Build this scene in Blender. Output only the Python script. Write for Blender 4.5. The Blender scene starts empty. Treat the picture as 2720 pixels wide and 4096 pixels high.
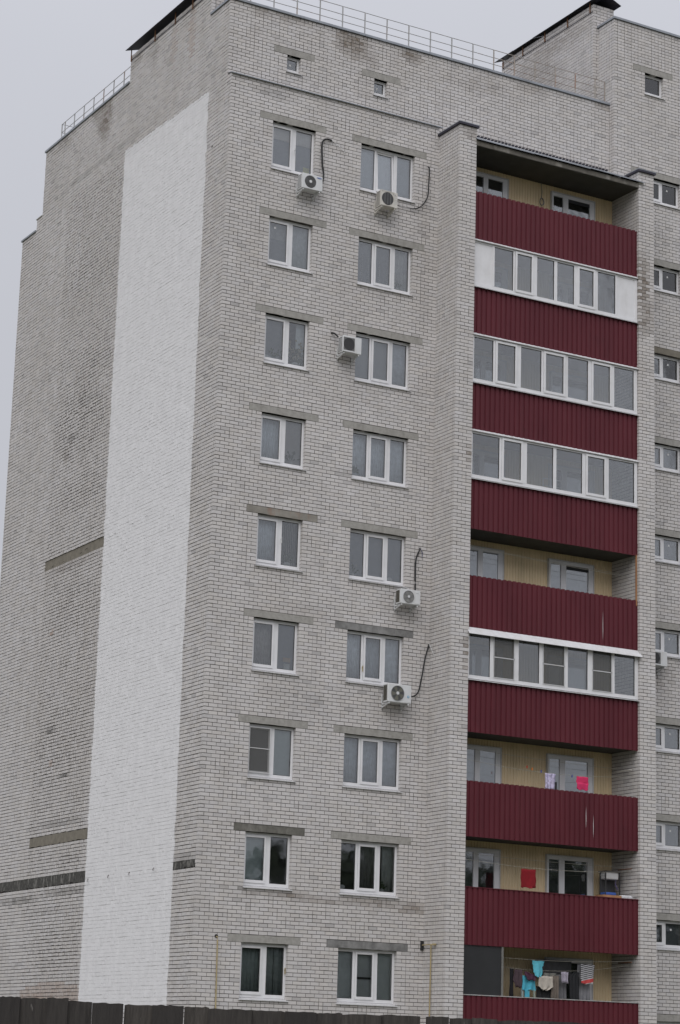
import bpy, math, random
import numpy as np
from mathutils import Vector, Matrix
random.seed(7); rng = np.random.default_rng(7)
sc = bpy.context.scene
col = sc.collection
R = math.radians

# ------------------------------------------------------------------ camera
cam_d = bpy.data.cameras.new('camera'); cam = bpy.data.objects.new('camera', cam_d); col.objects.link(cam)
YAW, PIT, ROL = 0.5156, 0.2397, 0.0300
fwd = Vector((math.sin(YAW)*math.cos(PIT), math.cos(YAW)*math.cos(PIT), math.sin(PIT)))
r0 = Vector((math.cos(YAW), -math.sin(YAW), 0)); u0 = r0.cross(fwd)
rt = math.cos(ROL)*r0 + math.sin(ROL)*u0; up = -math.sin(ROL)*r0 + math.cos(ROL)*u0
m = Matrix((rt, up, -fwd)).transposed().to_4x4(); m.translation = Vector((-25.627, -51.988, 0.5906))
cam.matrix_world = m
cam_d.sensor_fit = 'HORIZONTAL'; cam_d.sensor_width = 36; cam_d.lens = 36*9082.72/2720
cam_d.clip_end = 3000
sc.camera = cam

# ------------------------------------------------------------------ sky and sun (overcast)
w = bpy.data.worlds.new('World'); sc.world = w; w.use_nodes = True
nt = w.node_tree; nt.nodes.clear()
out = nt.nodes.new('ShaderNodeOutputWorld'); bg = nt.nodes.new('ShaderNodeBackground')
sky = nt.nodes.new('ShaderNodeTexSky'); sky.sky_type = 'NISHITA'; sky.sun_disc = False
SUN_EL, SUN_AZ = R(46), R(222)
sky.sun_elevation = SUN_EL; sky.sun_rotation = SUN_AZ; sky.dust_density = 4.0; sky.air_density = 1.0
hs = nt.nodes.new('ShaderNodeHueSaturation'); hs.inputs['Saturation'].default_value = 0.30
mx = nt.nodes.new('ShaderNodeMix'); mx.data_type = 'RGBA'; mx.inputs[0].default_value = 0.86
tc = nt.nodes.new('ShaderNodeTexCoord'); nz = nt.nodes.new('ShaderNodeTexNoise'); nz.inputs['Scale'].default_value = 1.6
nz.inputs['Detail'].default_value = 5
cr = nt.nodes.new('ShaderNodeValToRGB')                  # cloud sheet: soft lighter and darker grey
cr.color_ramp.elements[0].position = .3; cr.color_ramp.elements[0].color = (5.10, 5.26, 5.88, 1)
cr.color_ramp.elements[1].position = .75; cr.color_ramp.elements[1].color = (6.15, 6.26, 6.78, 1)
nt.links.new(tc.outputs['Generated'], nz.inputs['Vector']); nt.links.new(nz.outputs['Fac'], cr.inputs[0])
nt.links.new(sky.outputs[0], hs.inputs['Color']); nt.links.new(hs.outputs[0], mx.inputs[6]); nt.links.new(cr.outputs[0], mx.inputs[7])
sz = nt.nodes.new('ShaderNodeSeparateXYZ'); nt.links.new(tc.outputs['Generated'], sz.inputs[0])   # overcast sky: brightest overhead
def wm(op, a, b):
    x = nt.nodes.new('ShaderNodeMath'); x.operation = op
    for i, v in enumerate((a, b)):
        if isinstance(v, (int, float)): x.inputs[i].default_value = v
        else: nt.links.new(v, x.inputs[i])
    return x.outputs[0]
zen = wm('ADD', wm('MULTIPLY', wm('POWER', wm('MAXIMUM', sz.outputs[2], 0.0), 2.6), 1.9), 0.90)
vm = nt.nodes.new('ShaderNodeVectorMath'); vm.operation = 'SCALE'; nt.links.new(mx.outputs[2], vm.inputs[0]); nt.links.new(zen, vm.inputs['Scale'])
nt.links.new(vm.outputs[0], bg.inputs[0]); bg.inputs[1].default_value = 0.10
nt.links.new(bg.outputs[0], out.inputs[0])
sd = bpy.data.lights.new('sun', 'SUN'); sun = bpy.data.objects.new('sun', sd); col.objects.link(sun)
sd.energy = 1.45; sd.angle = R(60); sd.color = (1.0, .97, .93)
sdir = Vector((math.sin(SUN_AZ)*math.cos(SUN_EL), math.cos(SUN_AZ)*math.cos(SUN_EL), math.sin(SUN_EL)))
sun.rotation_euler = sdir.to_track_quat('Z', 'Y').to_euler()
vs = sc.view_settings; vs.view_transform = 'Standard'; vs.look = 'None'; vs.gamma = 1; vs.use_curve_mapping = False
vs.exposure = 0.0
sc.cycles.max_bounces = 6; sc.cycles.diffuse_bounces = 3; sc.cycles.transparent_max_bounces = 8

# ------------------------------------------------------------------ materials
def nmat(name):
    mt = bpy.data.materials.new(name); mt.use_nodes = True
    n = mt.node_tree; b = n.nodes['Principled BSDF']; return mt, n, b
def mix(n, f, a, b, bt='MIX'):
    x = n.nodes.new('ShaderNodeMix'); x.data_type = 'RGBA'; x.blend_type = bt
    for i, v in ((0, f), (6, a), (7, b)):
        if isinstance(v, (int, float)): x.inputs[i].default_value = v
        elif isinstance(v, tuple): x.inputs[i].default_value = (*v, 1)
        else: n.links.new(v, x.inputs[i])
    return x.outputs[2]
def noise(n, scale, detail=4, vec=None, rough=.6):
    x = n.nodes.new('ShaderNodeTexNoise'); x.inputs['Scale'].default_value = scale; x.inputs['Detail'].default_value = detail
    x.inputs['Roughness'].default_value = rough
    if vec is None:
        g = n.nodes.new('ShaderNodeNewGeometry'); vec = g.outputs['Position']
    n.links.new(vec, x.inputs['Vector']); return x.outputs['Fac']
def scaled(n, s):
    g = n.nodes.new('ShaderNodeNewGeometry'); v = n.nodes.new('ShaderNodeVectorMath'); v.operation = 'MULTIPLY'
    n.links.new(g.outputs['Position'], v.inputs[0]); v.inputs[1].default_value = s; return v.outputs[0]
def ramp(n, f, a, b, ca=(0, 0, 0), cb=(1, 1, 1)):
    x = n.nodes.new('ShaderNodeValToRGB'); e = x.color_ramp.elements
    e[0].position = a; e[1].position = b; e[0].color = (*ca, 1); e[1].color = (*cb, 1)
    n.links.new(f, x.inputs[0]); return x.outputs[0]
def mth(n, op, a, b=0.0, c=None):
    x = n.nodes.new('ShaderNodeMath'); x.operation = op
    for i, v in enumerate((a, b) if c is None else (a, b, c)):
        if isinstance(v, (int, float)): x.inputs[i].default_value = v
        else: n.links.new(v, x.inputs[i])
    return x.outputs[0]
def bump(n, b, h, s, d=.01):
    x = n.nodes.new('ShaderNodeBump'); x.inputs['Strength'].default_value = s; x.inputs['Distance'].default_value = d
    n.links.new(h, x.inputs['Height']); n.links.new(x.outputs[0], b.inputs['Normal'])
def simple(name, c, rough=.7, var=.12, scale=6, metal=0, dirt=None, dirt_amt=.35, stretch=None, bmp=0):
    mt, n, b = nmat(name)
    vec = scaled(n, stretch) if stretch else None
    f = noise(n, scale, 5, vec)
    lo = tuple(x*(1-var) for x in c); hi = tuple(min(1, x*(1+var)) for x in c)
    o = mix(n, ramp(n, f, .3, .7), lo, hi)
    if dirt:
        f2 = ramp(n, noise(n, scale*.45+.7, 6, scaled(n, (1, 1, .35))), .52, .72)
        o = mix(n, mth(n, 'MULTIPLY', f2, dirt_amt), o, dirt)
    n.links.new(o, b.inputs['Base Color']); b.inputs['Roughness'].default_value = rough; b.inputs['Metallic'].default_value = metal
    if bmp: bump(n, b, noise(n, scale*8, 4), bmp, .004)
    return mt
PAINT = (0.79, 0.785, 0.80)
def paint_mask(n):
    """position mask of the white painted strip on the end wall (rolled edges wobble a little)"""
    g = n.nodes.new('ShaderNodeNewGeometry'); s = n.nodes.new('ShaderNodeSeparateXYZ'); n.links.new(g.outputs['Position'], s.inputs[0])
    wob = mth(n, 'MULTIPLY', mth(n, 'SUBTRACT', noise(n, 1.7, 6, None, .75), .5), .34)
    wob2 = mth(n, 'MULTIPLY', mth(n, 'SUBTRACT', noise(n, .9, 7, scaled(n, (1, 1.3, 1)), .8), .5), .45)
    y = mth(n, 'ADD', s.outputs[1], wob)
    a = mth(n, 'GREATER_THAN', y, 1.40); b_ = mth(n, 'LESS_THAN', y, 7.03)
    top = mth(n, 'ADD', mth(n, 'MULTIPLY', s.outputs[1], .03), 27.02)
    c = mth(n, 'LESS_THAN', mth(n, 'ADD', s.outputs[2], wob2), top)
    d = mth(n, 'LESS_THAN', s.outputs[0], .05)
    e = mth(n, 'GREATER_THAN', s.outputs[2], 1.85)
    x = mth(n, 'MULTIPLY', a, b_); x = mth(n, 'MULTIPLY', x, c); x = mth(n, 'MULTIPLY', x, d); return mth(n, 'MULTIPLY', x, e)
def brick_mat():
    mt, n, b = nmat('grey_silicate_brick')
    at = n.nodes.new('ShaderNodeAttribute'); at.attribute_name = 'tone'
    oi = n.nodes.new('ShaderNodeObjectInfo')
    st = n.nodes.new('ShaderNodeAttribute'); st.attribute_name = 'stain'
    sep = n.nodes.new('ShaderNodeSeparateColor'); n.links.new(at.outputs['Color'], sep.inputs[0])
    flag = sep.outputs[2]                      # 1 on joined bricks, 0 on single ones
    t = mth(n, 'ADD', mth(n, 'MULTIPLY', sep.outputs[0], flag), mth(n, 'MULTIPLY', oi.outputs['Random'], mth(n, 'SUBTRACT', 1.0, flag)))
    hue = mth(n, 'FRACT', mth(n, 'MULTIPLY', t, 37.7))
    base = mix(n, hue, (.578, .558, .546), (.570, .559, .564))
    r2 = n.nodes.new('ShaderNodeValToRGB'); e = r2.color_ramp.elements
    e[0].position = 0; e[0].color = (.76, .77, .79, 1); e[1].position = 1; e[1].color = (1.05, 1.05, 1.05, 1)
    for p_, v in ((.02, .88), (.07, .95), (.5, 1.0)):
        q = e.new(p_); q.color = (v, v, v, 1)
    n.links.new(t, r2.inputs[0]); base = mix(n, 1.0, base, r2.outputs[0], 'MULTIPLY')
    big = ramp(n, noise(n, .33, 4), .3, .7, (.94, .93, .92), (1.04, 1.04, 1.05)); base = mix(n, 1.0, base, big, 'MULTIPLY')
    med = ramp(n, noise(n, 2.3, 5, scaled(n, (1, 1, .5))), .35, .7, (.93, .922, .91), (1.03, 1.03, 1.03)); base = mix(n, 1.0, base, med, 'MULTIPLY')
    fine = ramp(n, noise(n, 38, 5), .25, .75, (.90, .895, .89), (1.06, 1.06, 1.06)); base = mix(n, 1.0, base, fine, 'MULTIPLY')
    ss = n.nodes.new('ShaderNodeSeparateColor'); n.links.new(st.outputs['Color'], ss.inputs[0])
    nn = ramp(n, noise(n, 9, 6), .25, .75, (.45, .45, .45), (1, 1, 1))
    base = mix(n, mth(n, 'MULTIPLY', ss.outputs[0], nn), base, (.145, .112, .082))     # brown water and rust stains
    base = mix(n, mth(n, 'MULTIPLY', ss.outputs[1], nn), base, (.085, .083, .078))     # grey black soot and cement smears
    base = mix(n, mth(n, 'MULTIPLY', ss.outputs[2], .8), base, (.36, .25, .19))        # patches laid in reddish brick
    pm = paint_mask(n)
    pn = ramp(n, noise(n, 3.1, 8, scaled(n, (1, 1, .6)), .7), .3, .72, tuple(x*.86 for x in PAINT), PAINT)
    pit = ramp(n, noise(n, 13, 4, scaled(n, (1, .55, 1.5)), .7), .655, .70)
    pn = mix(n, mth(n, 'MULTIPLY', pit, .62), pn, (.28, .275, .27))
    base = mix(n, pm, base, pn)
    n.links.new(base, b.inputs['Base Color']); b.inputs['Roughness'].default_value = .88; b.inputs['Specular IOR Level'].default_value = .25
    bump(n, b, noise(n, 55, 5), .35, .006); return mt
def mortar_mat():
    mt, n, b = nmat('mortar')
    o = mix(n, ramp(n, noise(n, 2.1, 5), .35, .7), (.084, .075, .070), (.142, .131, .126))
    o = mix(n, ramp(n, noise(n, 11, 4), .35, .75), o, (.105, .095, .086))
    # bluish pale cement that was smeared flush, and rougher washed out beds
    o = mix(n, mth(n, 'MULTIPLY', ramp(n, noise(n, .8, 6, scaled(n, (1, 1, 2.2))), .56, .66), .6), o, (.29, .28, .27))
    pm = paint_mask(n)
    crack = ramp(n, noise(n, 1.9, 7, scaled(n, (1, .34, 7.0)), .75), .50, .63)
    pn = mix(n, mth(n, 'MULTIPLY', crack, .8), tuple(x*.93 for x in PAINT), (.24, .235, .23))
    n.links.new(mix(n, pm, o, pn), b.inputs['Base Color']); b.inputs['Roughness'].default_value = .95
    bump(n, b, noise(n, 40, 4), .5, .01); return mt
M_BRICK = brick_mat(); M_MORTAR = mortar_mat()
M_CONC = simple('weathered_concrete', (.315, .305, .285), .9, .16, 9, dirt=(.17, .16, .145), dirt_amt=.5, bmp=.5)
M_CONC_DARK = simple('stained_concrete', (.13, .125, .11), .92, .3, 7, dirt=(.30, .29, .27), dirt_amt=.5, bmp=.6)
M_CONC_MOTT = simple('mottled_concrete', (.20, .198, .195), .92, .35, 3.2, dirt=(.07, .07, .07), dirt_amt=.8, bmp=.5)
M_CONC_BRN = simple('brownish_concrete', (.19, .172, .14), .92, .18, 6, dirt=(.11, .10, .08), dirt_amt=.5, bmp=.5)
M_SOOT = simple('black_bitumen_smear', (.060, .058, .053), .95, .6, 15, dirt=(.30, .29, .27), dirt_amt=.8, stretch=(1, .8, 1), bmp=1)
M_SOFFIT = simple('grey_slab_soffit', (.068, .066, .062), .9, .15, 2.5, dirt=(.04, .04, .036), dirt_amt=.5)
M_PVC = simple('white_plastic_frame', (.70, .70, .72), .45, .04, 4, dirt=(.5, .49, .47), dirt_amt=.3)
M_PVC_OLD = simple('dusty_white_plastic', (.56, .56, .57), .5, .08, 6, dirt=(.40, .37, .33), dirt_amt=.4)
M_GASK = simple('black_gasket', (.03, .03, .03), .6, .1)
M_SILL = simple('painted_metal_sill', (.55, .55, .56), .5, .07, 7, dirt=(.30, .28, .26), dirt_amt=.45)
M_ZINC = simple('zinc_flashing', (.30, .32, .35), .48, .14, 3, metal=.35, dirt=(.16, .16, .17), dirt_amt=.5)
M_DKMET = simple('dark_sheet_roofing', (.040, .038, .055), .5, .3, 3, metal=.3, dirt=(.10, .08, .07), dirt_amt=.4)
M_RUST = simple('rusty_steel', (.17, .085, .045), .9, .35, 14, dirt=(.06, .04, .03), dirt_amt=.5)
M_RAIL = simple('grey_painted_rail', (.36, .36, .36), .6, .12, 7, dirt=(.28, .12, .055), dirt_amt=.55)
M_RAIL_R = simple('rusting_painted_rail', (.34, .31, .28), .7, .15, 9, dirt=(.30, .12, .05), dirt_amt=1.0)
M_BLACK = simple('black_rubber_insulation', (.018, .018, .02), .75, .2)
M_WHITE = simple('white_enamel', (.62, .63, .64), .4, .05, 5, dirt=(.45, .42, .38), dirt_amt=.4)
M_CREAM = simple('cream_enamel', (.58, .56, .52), .45, .07, 5, dirt=(.30, .22, .15), dirt_amt=.4)
M_DGREY = simple('dark_grille', (.045, .045, .047), .6, .15)
M_MGREY = simple('grey_fan_guard', (.20, .20, .20), .5, .15)
M_OLIVE = simple('olive_fan_blade', (.13, .13, .10), .6, .15)
M_FIN = simple('aluminium_coil', (.10, .095, .08), .5, .25, 30, metal=.4)
M_YPIPE = simple('yellow_gas_pipe', (.36, .29, .155), .6, .12, 9, dirt=(.25, .18, .09), dirt_amt=.5)
M_SIDE = simple('yellow_siding', (.75, .60, .385), .6, .07, 2.2, dirt=(.42, .35, .2), dirt_amt=.35, stretch=(1, 1, .3))
M_SLAB = simple('crumbling_slab_edge', (.13, .12, .105), .92, .4, 3.5, dirt=(.40, .38, .35), dirt_amt=.75, bmp=1)
M_WOODF = None
M_ORANGE = simple('orange_wood', (.33, .17, .08), .7, .2, 8, stretch=(1, 1, .1))
def red_mat():
    mt, n, b = nmat('wine_red_profiled_sheet')
    o = mix(n, ramp(n, noise(n, 1.1, 4, scaled(n, (1, 1, .35))), .3, .7), (.083, .0132, .0205), (.108, .0182, .0270))
    o = mix(n, mth(n, 'MULTIPLY', ramp(n, noise(n, 5, 6, scaled(n, (3, 3, .12))), .56, .75), .28), o, (.12, .05, .05))
    o = mix(n, mth(n, 'MULTIPLY', ramp(n, noise(n, 2.0, 6, scaled(n, (1, 1, .6))), .6, .78), .35), o, (.045, .012, .016))
    n.links.new(o, b.inputs['Base Color']); b.inputs['Roughness'].default_value = .55; b.inputs['Specular IOR Level'].default_value = .3
    return mt
M_RED = red_mat()
def wood_mat():
    mt, n, b = nmat('weathered_fence_board')
    oi = n.nodes.new('ShaderNodeObjectInfo')
    g = noise(n, 9, 6, scaled(n, (6, 6, .6)), .7)
    o = mix(n, ramp(n, g, .3, .72), (.022, .019, .017), (.078, .070, .063))
    o = mix(n, mth(n, 'MULTIPLY', oi.outputs['Random'], .85), o, (.020, .018, .018))
    o = mix(n, mth(n, 'MULTIPLY', ramp(n, noise(n, 26, 3, scaled(n, (1, 1, .3))), .70, .76), .5), o, (.22, .21, .20))
    gg = n.nodes.new('ShaderNodeNewGeometry'); s = n.nodes.new('ShaderNodeSeparateXYZ'); n.links.new(gg.outputs['Normal'], s.inputs[0])
    n.links.new(o, b.inputs['Base Color']); b.inputs['Roughness'].default_value = .92
    bump(n, b, g, .8, .01); return mt
M_WOOD = wood_mat()
def glass_mat(name, refl, tint=(.93, .95, .96)):
    mt, n, b = nmat(name); n.nodes.remove(b); o = n.nodes['Material Output']
    t = n.nodes.new('ShaderNodeBsdfTransparent'); t.inputs[0].default_value = (*tint, 1)
    g = n.nodes.new('ShaderNodeBsdfGlossy'); g.inputs['Roughness'].default_value = .03
    fr = n.nodes.new('ShaderNodeFresnel'); fr.inputs['IOR'].default_value = 1.5
    f = mth(n, 'ADD', mth(n, 'MULTIPLY', fr.outputs[0], 2.2), refl)
    bp_ = n.nodes.new('ShaderNodeBump'); bp_.inputs['Strength'].default_value = .08; bp_.inputs['Distance'].default_value = .02
    n.links.new(noise(n, 1.4, 2), bp_.inputs['Height']); n.links.new(bp_.outputs[0], g.inputs['Normal'])
    x = n.nodes.new('ShaderNodeMixShader'); n.links.new(f, x.inputs[0]); n.links.new(t.outputs[0], x.inputs[1]); n.links.new(g.outputs[0], x.inputs[2])
    n.links.new(x.outputs[0], o.inputs[0]); return mt
M_GLASS = glass_mat('window_glass', .055)
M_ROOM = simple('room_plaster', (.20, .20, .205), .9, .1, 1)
M_ROOM_D = simple('dim_room_plaster', (.12, .12, .122), .9, .1, 1)  # darker copy of the room plaster, dimness put into its colour
_cm = {}
def cloth_mat(c, var=.12, sc_=8, name='fabric'):
    k = (c, var, sc_)
    if k not in _cm: _cm[k] = simple(name, c, .9, var, sc_)
    return _cm[k]

# ------------------------------------------------------------------ helpers
WL = {}
def tag(o, label=None, cat=None, group=None, kind=None):
    if label: o['label'] = label
    if cat: o['category'] = cat
    if group: o['group'] = group
    if kind: o['kind'] = kind
    return o
def empty(name, loc, parent=None):
    o = bpy.data.objects.new(name, None); col.objects.link(o); o.empty_display_size = .2
    pl = WL[parent.name] if parent else Vector((0, 0, 0))
    if parent: o.parent = parent
    o.location = Vector(loc)-pl; WL[o.name] = Vector(loc); return o
class MB:
    def __init__(s): s.v = []; s.f = []
    def add(s, vs, fs):
        b = len(s.v); s.v += [tuple(v) for v in vs]; s.f += [tuple(b+i for i in f) for f in fs]; return s
    def box(s, x0, x1, y0, y1, z0, z1):
        return s.add([(x0, y0, z0), (x1, y0, z0), (x1, y1, z0), (x0, y1, z0), (x0, y0, z1), (x1, y0, z1), (x1, y1, z1), (x0, y1, z1)],
                     [(0, 3, 2, 1), (4, 5, 6, 7), (0, 1, 5, 4), (1, 2, 6, 5), (2, 3, 7, 6), (3, 0, 4, 7)])
    def tube(s, pts, r, n=6):
        pts = [Vector(p) for p in pts]; rings = []
        for i, p in enumerate(pts):
            d = (pts[min(i+1, len(pts)-1)]-pts[max(i-1, 0)]).normalized()
            a = d.cross(Vector((0, 0, 1)));  a = Vector((1, 0, 0)) if a.length < .05 else a.normalized(); b = d.cross(a)
            rings.append([p+a*r*math.cos(t*2*math.pi/n)+b*r*math.sin(t*2*math.pi/n) for t in range(n)])
        vs_ = [v for q in rings for v in q]; fs = []
        for i in range(len(pts)-1):
            for t in range(n): fs.append((i*n+t, i*n+(t+1) % n, (i+1)*n+(t+1) % n, (i+1)*n+t))
        fs += [tuple(reversed(range(n))), tuple((len(pts)-1)*n+t for t in range(n))]
        return s.add(vs_, fs)
    def disc(s, c, r, y0, y1, n=28, rx=None):      # cylinder with its axis along y
        rx = rx or r
        vs_ = [(c[0]+rx*math.cos(2*math.pi*t/n), y, c[1]+r*math.sin(2*math.pi*t/n)) for y in (y0, y1) for t in range(n)]
        fs = [(t, (t+1) % n, n+(t+1) % n, n+t) for t in range(n)]+[tuple(range(n)), tuple(reversed(range(n, 2*n)))]
        return s.add(vs_, fs)
    def ring(s, c, r0_, r1_, y0, y1, n=32):
        vs_ = []
        for y, r in ((y0, r1_), (y0, r0_), (y1, r0_), (y1, r1_)):
            vs_ += [(c[0]+r*math.cos(2*math.pi*t/n), y, c[1]+r*math.sin(2*math.pi*t/n)) for t in range(n)]
        fs = []
        for k in range(4):
            for t in range(n): fs.append((k*n+t, k*n+(t+1) % n, ((k+1) % 4)*n+(t+1) % n, ((k+1) % 4)*n+t))
        return s.add(vs_, fs)
    def frame(s, x0, x1, z0, z1, wl, wr, wb, wt, y0, y1):
        s.box(x0, x0+wl, y0, y1, z0, z1); s.box(x1-wr, x1, y0, y1, z0, z1)
        s.box(x0+wl, x1-wr, y0, y1, z0, z0+wb); s.box(x0+wl, x1-wr, y0, y1, z1-wt, z1); return s
    def build(s, name, mat, parent=None, smooth=False, bevel=0, **kw):
        me = bpy.data.meshes.new(name)
        pl = WL[parent.name] if parent is not None else Vector((0, 0, 0))
        loc = Vector((0, 0, 0))
        A = np.array(s.v, float); c = (A.min(0)+A.max(0))/2; c[2] = A[:, 2].min()
        me.from_pydata([tuple(q) for q in (A-c)], [], s.f); me.update()
        me.materials.append(mat)
        if smooth: me.shade_smooth()
        o = bpy.data.objects.new(name, me); col.objects.link(o)
        if parent is not None: o.parent = parent
        o.location = Vector(c)-pl; WL[o.name] = Vector(c)
        if bevel:
            bv = o.modifiers.new('bevel', 'BEVEL'); bv.width = bevel; bv.segments = 2; bv.limit_method = 'ANGLE'
        return tag(o, **kw)
F = 2.8                              # storey height
FL = list(range(9))

# ------------------------------------------------------------------ ground
g = MB(); g.add([(-600, -600, -1.05), (900, -600, -1.05), (900, 900, -1.05), (-600, 900, -1.05)], [(0, 1, 2, 3)])
M_GROUND = simple('trodden_earth_and_grass', (.085, .085, .05), .95, .3, .6, dirt=(.14, .12, .09), dirt_amt=.6, bmp=.5)
g.build('ground', M_GROUND, kind='structure')

# ------------------------------------------------------------------ building root and brickwork
bld = empty('apartment_building', (6.5, 4, -1.05))
tag(bld, 'tall grey brick apartment block with wine red balconies and white painted strip', 'apartment building')
AX = (1.335, 2.705); BX = (4.175, 5.955); ZO = (2.20, 3.60)
LINT_A = {8: (.93, 3.03), 7: (1.02, 3.13), 6: (1.02, 3.13), 5: (.95, 3.08), 4: (.99, 3.15), 3: (1.03, 3.12), 2: (1.0, 3.06), 1: (.99, 3.07), 0: (.94, 3.05)}
LINT_B = {8: (3.87, 6.35), 7: (3.86, 6.33), 6: (3.90, 6.34), 5: (3.84, 6.28), 4: (3.88, 6.32), 3: (3.79, 6.25), 2: (3.84, 6.30), 1: (3.85, 6.32), 0: (3.82, 6.29)}
SX = [(13.72, 15.53)]                       # staircase windows
JT = .0155
PICK = []                                   # candidates for single bricks

def stain_f(wall, u, z):
    b = k = rd = 0.0
    for (wn, uc, zc, ru, rz, s, t) in STAINS:
        if wn != wall: continue
        d = ((u-uc)/ru)**2+((z-zc)/rz)**2
        if d < 1.6:
            v = 1.5*s*max(0, 1-d/1.6)*random.uniform(.5, 1.2)
            if t == 'b': b = max(b, v)
            elif t == 'k': k = max(k, v)
            else: rd = max(rd, s*random.uniform(.6, 1))
    return min(b, 1), min(k, 1), min(rd, 1)
STAINS = [('up', 3.95, 29.15, .55, .5, .75, 'b'), ('up', 4.5, 28.8, .3, .3, .3, 'b'), ('up', 5.95, 29.2, .3, .25, .7, 'b'), ('up', 2.0, 29.3, .5, .15, .4, 'b'), ('up', 1.0, 29.3, .4, .2, .3, 'b'),
          ('up', 10.2, 29.2, .6, .2, .25, 'b'), ('up', 12.8, 29.3, .3, .1, .5, 'b'), ('up', 8.2, 28.9, 1.2, .3, .15, 'b'),
          ('front', 1.2, 4.92, .7, .06, .45, 'k'), ('front', 2.6, 4.85, 1.1, .10, .5, 'b'), ('front', 3.5, 4.78, .9, .1, .4, 'b'), ('front', 5.2, 4.80, 1.0, .13, .45, 'b'), ('front', 6.4, 4.75, .5, .16, .65, 'b'),
          ('front', 5.3, 11.95, .7, .15, .25, 'b'), ('front', 2.6, 12.3, 1.0, .3, .18, 'b'), ('front', 3.9, 20.9, .5, 1.0, .12, 'b'), ('front', 6.3, 22.5, .25, 3.0, .12, 'b'), ('front', 1.2, 26.8, .6, .15, .35, 'k'),
          ('front', 4.2, 16.3, .8, .1, .3, 'k'), ('front', 1.6, 16.6, .6, .1, .25, 'k'), ('front', 4.9, 12.0, 1.2, .1, .25, 'k'), ('front', 2.9, 9.9, 1, .7, .12, 'k'),
          ('p2f', .12, 23.3, .28, .9, .75, 'b'), ('p2f', .2, 22.4, .34, .7, .55, 'b'), ('p2f', .0, 20.6, .12, .6, .4, 'b'), ('p2s', 1.05, 23.2, .3, 1.2, .6, 'b'), ('p2s', 1.1, 17.0, .15, .9, .45, 'b'), ('p2s', 1.1, 9.7, .1, .25, .7, 'r'),
          ('p1f', .52, 11.55, .16, .55, .75, 'b'), ('p1f', .54, 17.1, .12, .4, .6, 'b'), ('p1f', .4, 26.6, .2, .2, .5, 'b'),
          ('end', 8.7, 28.9, .55, .7, .6, 'b'), ('end', 9.3, 29.3, .5, .3, .4, 'b'), ('end', 5.3, 29.7, .3, .5, .3, 'b'), ('end', 3.9, 29.5, .12, .7, .35, 'r'), ('end', 2.7, 29.4, .15, .7, .45, 'r'), ('end', 6.6, 30.0, .5, .2, .4, 'b'), ('end', 11.9, 29.2, .8, .3, .3, 'b'), ('end', 9, 27.5, 2.8, .08, .3, 'k'),
          ('end', 9.9, 18.9, .5, .1, .4, 'k'), ('end', 10.2, 18.4, .2, .25, .35, 'b'), ('end', 8.6, 19.8, .8, .06, .35, 'k'), ('end', 8.0, 5.2, 2.0, .1, .5, 'k'), ('end', 12, 5.1, 1.5, .12, .5, 'k'),
          ('end', 10.2, 10.0, .45, .06, .95, 'k'), ('end', 9.0, 8.55, .35, .05, .8, 'k'), ('end', 10.7, 8.5, .25, .05, .7, 'k'), ('end', 10.8, 9.3, .15, .05, .7, 'k'), ('end', 9.6, 4.7, 1.4, .1, .2, 'k'),
          ('end', 9.0, 2.35, 1.9, .26, .6, 'r'), ('end', 10.4, 2.22, 1.3, .12, .8, 'r'), ('end', 10.5, 13.0, .12, .05, .9, 'r'), ('end', 10.0, 9.0, .14, .05, .7, 'r'), ('end', 9.4, 14.9, 1.8, .2, .3, 'b'), ('end', .8, 5.7, .8, .12, .4, 'k'),
          ('end', 8.2, 12.3, .2, .05, .7, 'k'), ('end', 9.1, 7.2, 1.6, .1, .35, 'k'), ('stair', 1.0, 21.6, .8, .3, .2, 'b'), ('stair', 1.7, 12.0, .6, .9, .25, 'b'), ('side', 3.2, 31.4, 1.5, 1.1, .3, 'b'), ('side', 2.0, 32.4, 1.6, .4, .3, 'b')]

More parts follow.
